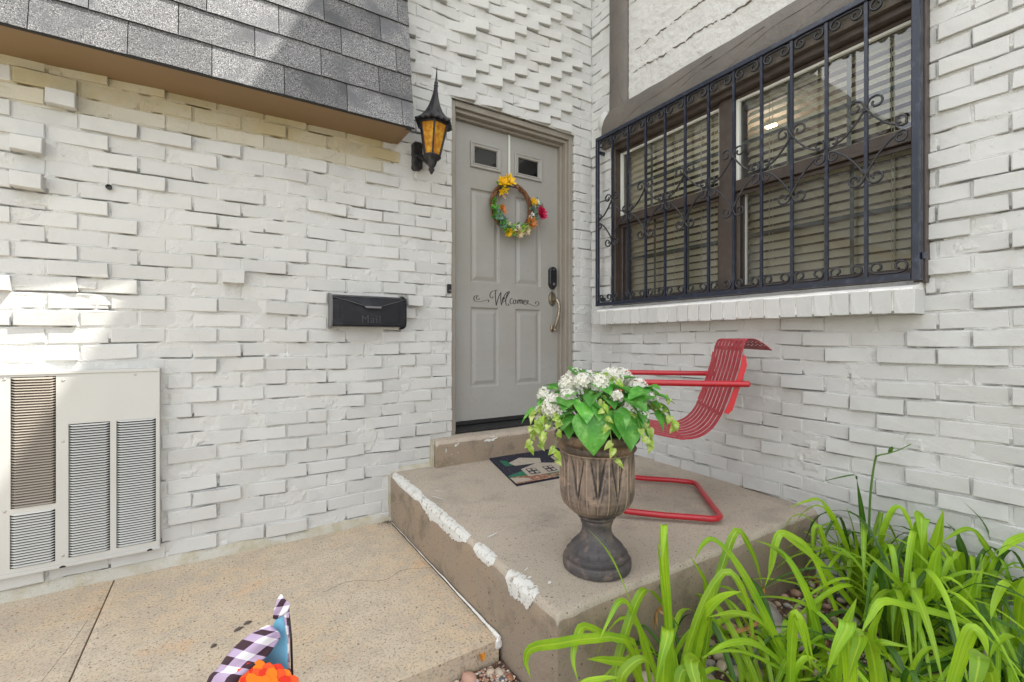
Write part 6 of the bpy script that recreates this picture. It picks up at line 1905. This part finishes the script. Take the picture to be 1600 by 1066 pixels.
for ck, cnt in counts.items():
    cx, cy, cz = CLUMPS[ck][0]
    for i in range(cnt):
        az = rr.uniform(0, 2*pi); dv = Vector((cos(az), sin(az), 0))
        L = rr.uniform(.24, .42)*(1 if ck in 'cde' else .85); sp = rr.uniform(.12, .42)*(1 if i % 3 else 1.3); h_ = L*rr.uniform(.6, 1.12)
        if ck in 'afhgb': h_ *= .72
        b0 = Vector((cx+rr.uniform(-.05, .05), cy+rr.uniform(-.05, .05), cz))
        p1 = b0 + dv*sp*.15 + Vector((0,0,h_*.6)); p2 = b0 + dv*sp*.45 + Vector((0,0,h_)); p3 = b0 + dv*sp*.85 + Vector((0,0,h_*.85)); p4 = b0 + dv*sp*1.15 + Vector((0,0,h_*rr.uniform(.25, .6)))
        pts = [b0, p1, p2, p3, p4]
        if any(p.x > 2.36 for p in pts):
            pts = [Vector((min(p.x, 2.36-(p.x-2.36)*.4), p.y, p.z)) for p in pts]
        pts = [Vector((p.x, min(p.y, 1.04) if (p.x > .83 and p.z < .27) else p.y, p.z)) for p in pts]
        blade(pts, rr.uniform(.012, .024), CL[ck], M['leafdark'] if rr.random() < .28 else M['leaf'], False, 100*i+int(cx*100), side=dv.cross(Vector((0,0,1))).normalized())
for nm, pts in STALKS:
    mb = MB(); P_ = catmull(pts, 40); n = len(P_)
    mb.tube([tuple(p) for p in P_], [.0052-.0034*i/(n-1) for i in range(n)], 8); mb.build('flower_stalk', M['stalk'], CL['c' if nm == 'stalk1' else 'e'], smooth=True)
# buds on the bent stalk
bp_ = Vector(STALKS[0][1][5])
for k in range(5):
    mb = MB(); petal(mb, bp_+Vector((.002*k, .001*k, 0)), Vector((-.3+.25*k, -.2, 1-.1*k)), Vector((-.5, -.8, .2)), .030, .014, .15, 4); mb.build('bud_bract', M['stalk'], CL['c'], smooth=True)
# withered tips
for (x, y, z, ck, s) in ((1.405, .83, .135, 'b', .05), (1.33, .72, .02, 'b', .045), (1.16, .98, .20, 'a', .05)):
    for k in range(4):
        mb = MB(); petal(mb, Vector((x, y, z)), Vector((rr.uniform(-.6,.6), rr.uniform(-.6,.6), rr.uniform(-1, .4))), Vector((.3, -.8, .4)), s*rr.uniform(.6, 1.1), s*.28, .4, 4); mb.build('withered_tip', M['dry'], CL[ck], smooth=True)

# ================================================================== GARDEN FLAG
GF = thing('garden_flag', 'garden flag with purple black gingham border, blue field and orange gerbera', 'flag', (-.05, 1.0, 0))
def gingham():
    m = bpy.data.materials.new('gingham_cloth'); m.use_nodes = True
    nt = m.node_tree; N = nt.nodes; L = nt.links; b = N['Principled BSDF']; b.inputs['Roughness'].default_value = .85
    uv = N.new('ShaderNodeUVMap'); sx = N.new('ShaderNodeSeparateXYZ'); L.new(uv.outputs[0], sx.inputs[0])
    outs = []
    for ax_ in (0, 1):
        f_ = N.new('ShaderNodeMath'); f_.operation = 'FRACT'; L.new(sx.outputs[ax_], f_.inputs[0])
        g = N.new('ShaderNodeMath'); g.operation = 'GREATER_THAN'; g.inputs[1].default_value = .5; L.new(f_.outputs[0], g.inputs[0]); outs.append(g)
    s = N.new('ShaderNodeMath'); s.operation = 'ADD'; L.new(outs[0].outputs[0], s.inputs[0]); L.new(outs[1].outputs[0], s.inputs[1])
    r = N.new('ShaderNodeMapRange'); r.inputs['From Max'].default_value = 2; L.new(s.outputs[0], r.inputs['Value'])
    cr = N.new('ShaderNodeValToRGB'); cr.color_ramp.interpolation = 'CONSTANT'
    e = cr.color_ramp.elements; e[0].position = 0; e[0].color = (.80,.78,.82,1); e[1].position = .4; e[1].color = (.47,.36,.52,1)
    q = e.new(.9); q.color = (.045,.018,.030,1)
    L.new(r.outputs[0], cr.inputs[0]); L.new(cr.outputs[0], b.inputs['Base Color'])
    return m
M['ging'] = gingham()
M['blue'] = mat('sky_blue_cloth', (.24,.58,.80), .85, bump=(400,.0006,.4), trans=.2)
M['pet_r'] = mat('red_printed_petal', (.78,.035,.012), .8)
M['pet_o'] = mat('orange_printed_petal', (.90,.22,.008), .8)
M['pet_d'] = mat('deep_orange_printed_petal', (.85,.10,.02), .8)
fd = 1.0     # forward distance of the cloth
def fl_(px, py, dd=0.0):
    """cloth coordinates: px right, py down in cm-like units measured on the flag, dd toward the door"""
    t = fd+dd; k = (px-800)/718.6
    return Vector(((sin(CAM_YAW)+k*cos(CAM_YAW))*t, (cos(CAM_YAW)-k*sin(CAM_YAW))*t, 1.05+(530-py)/718.6*t))
def cloth(name, rows, m, nu=10, uvs=(1, 1), uoff=(0, 0), bulge=.0):
    """rows: list of (left point, right point) each (px,py,depth)"""
    me_v = []; me_f = []; uv = []
    L_ = catmull([r_[0] for r_ in rows], 28); R_ = catmull([r_[1] for r_ in rows], 28)
    for j in range(29):
        for i in range(nu+1):
            s = i/nu; p = L_[j]*(1-s)+R_[j]*s
            w_ = (R_[j]-L_[j]).length
            me_v.append(tuple(fl_(p.x, p.y, p.z + bulge*sin(pi*s)*w_/60 + .004*sin(s*7+j*.22)*min(1, w_/40)))); uv.append((s*w_/uvs[0]+uoff[0]+j*.02, j/28*uvs[1]+uoff[1]))
    for j in range(28):
        for i in range(nu):
            a = j*(nu+1)+i; me_f.append((a, a+1, a+nu+2, a+nu+1))
    me = bpy.data.meshes.new(name); me.from_pydata(me_v, [], me_f); me.materials.append(m)
    ul = me.uv_layers.new(name='UVMap')
    for lp in me.loops: ul.data[lp.index].uv = uv[lp.vertex_index]
    me.polygons.foreach_set('use_smooth', [True]*len(me.polygons))
    o = bpy.data.objects.new(name, me); C.objects.link(o); adopt(o, GF)
    sm_ = o.modifiers.new('thick', 'SOLIDIFY'); sm_.thickness = .0008
    return o
cloth('blue_field', [((431,958,.012),(444,957,.006)), ((428,975,.016),(446,975,.006)), ((405,1010,.03),(450,1010,.004)), ((395,1040,.03),(452,1040,.002)), ((380,1070,.03),(454,1070,.0)), ((350,1200,.03),(458,1200,.0))], M['blue'], bulge=-.004)
cloth('border_tip', [((438,929,.004),(440.5,929,.004)), ((433,938,.002),(446,937,-.004)), ((430,948,.002),(453,944,-.008)), ((428,956,.002),(449,956,-.004)), ((426,966,.003),(431,968,.008))], M['ging'], nu=8, uvs=(22, 1.5), uoff=(.1, .2))
cloth('border_edge', [((447,938,.0),(453,943,-.004)), ((444,962,.002),(452,963,-.006)), ((449,1000,.002),(451.5,1000,-.008)), ((450,1040,.0),(453,1040,-.012)), ((453,1070,-.002),(457,1070,-.014)), ((457,1215,-.004),(462,1215,-.018))], M['ging'], nu=4, uvs=(10, 7))
cloth('border_fold', [((418,977,.0),(424,978,-.006)), ((402,985,.002),(438,992,-.010)), ((385,995,.004),(432,1006,-.016)), ((366,1012,.004),(417,1026,-.020)), ((352,1028,.004),(400,1038,-.022)), ((340,1046,.004),(384,1052,-.022)), ((322,1068,.006),(372,1072,-.022)), ((290,1180,.01),(340,1180,-.02))], M['ging'], nu=14, uvs=(40, 4.6), uoff=(.35, .0), bulge=-.02)
# printed gerbera as thin petals laid over the blue cloth
cxp, cyp = 413, 1090
order = []
rr = random.Random(2)
for ring_, (L_, nn, off) in enumerate(((60, 21, 0), (50, 21, .5), (36, 16, .2))):
    for k in range(nn):
        a = -pi/2 + (k+off-nn/2)*(2*pi/nn)
        order.append((L_*rr.uniform(.9, 1.08), a, ring_))
for k, (L_, a, rg) in enumerate(order):
    mb = MB(); n = 14; wd_ = 10.5-1.5*rg; dd = -.026-.0012*rg-.0004*(k % 3)
    for i in range(n+1):
        t = i/n; w_ = wd_*(.18+.82*min(1, t*1.35)**1.3)*(1 if t < .76 else sqrt(max(0, 1-((t-.76)/.24)**2))+.02)
        c = (cxp+cos(a)*L_*t, cyp+sin(a)*L_*t); nx_, ny_ = -sin(a), cos(a)
        mb.v += [tuple(fl_(c[0]-nx_*w_, c[1]-ny_*w_, dd)), tuple(fl_(c[0]+nx_*w_, c[1]+ny_*w_, dd))]
    for i in range(n): mb.f.append((2*i, 2*i+1, 2*i+3, 2*i+2)); mb.m.append(0)
    mb.build('printed_petal', [M['pet_r'], M['pet_d'], M['pet_o']][(k*2+rg) % 3 if rg < 2 else 2], GF)
mb = MB(); n = 20; mb.v = [tuple(fl_(cxp, cyp, -.0315))]+[tuple(fl_(cxp+13*cos(2*pi*i/n), cyp+13*sin(2*pi*i/n), -.031)) for i in range(n)]; mb.f = [(0, 1+i, 1+(i+1) % n) for i in range(n)]; mb.m = [0]*n; mb.build('printed_flower_centre', M['mag'], GF)
mb = MB(); mb.tube([fl_(462, 1290, -.012), fl_(461, 1200, -.012), fl_(455, 1000, -.010), fl_(451, 960, -.002)], .0025, 6); mb.build('flag_pole', M['black'], GF)
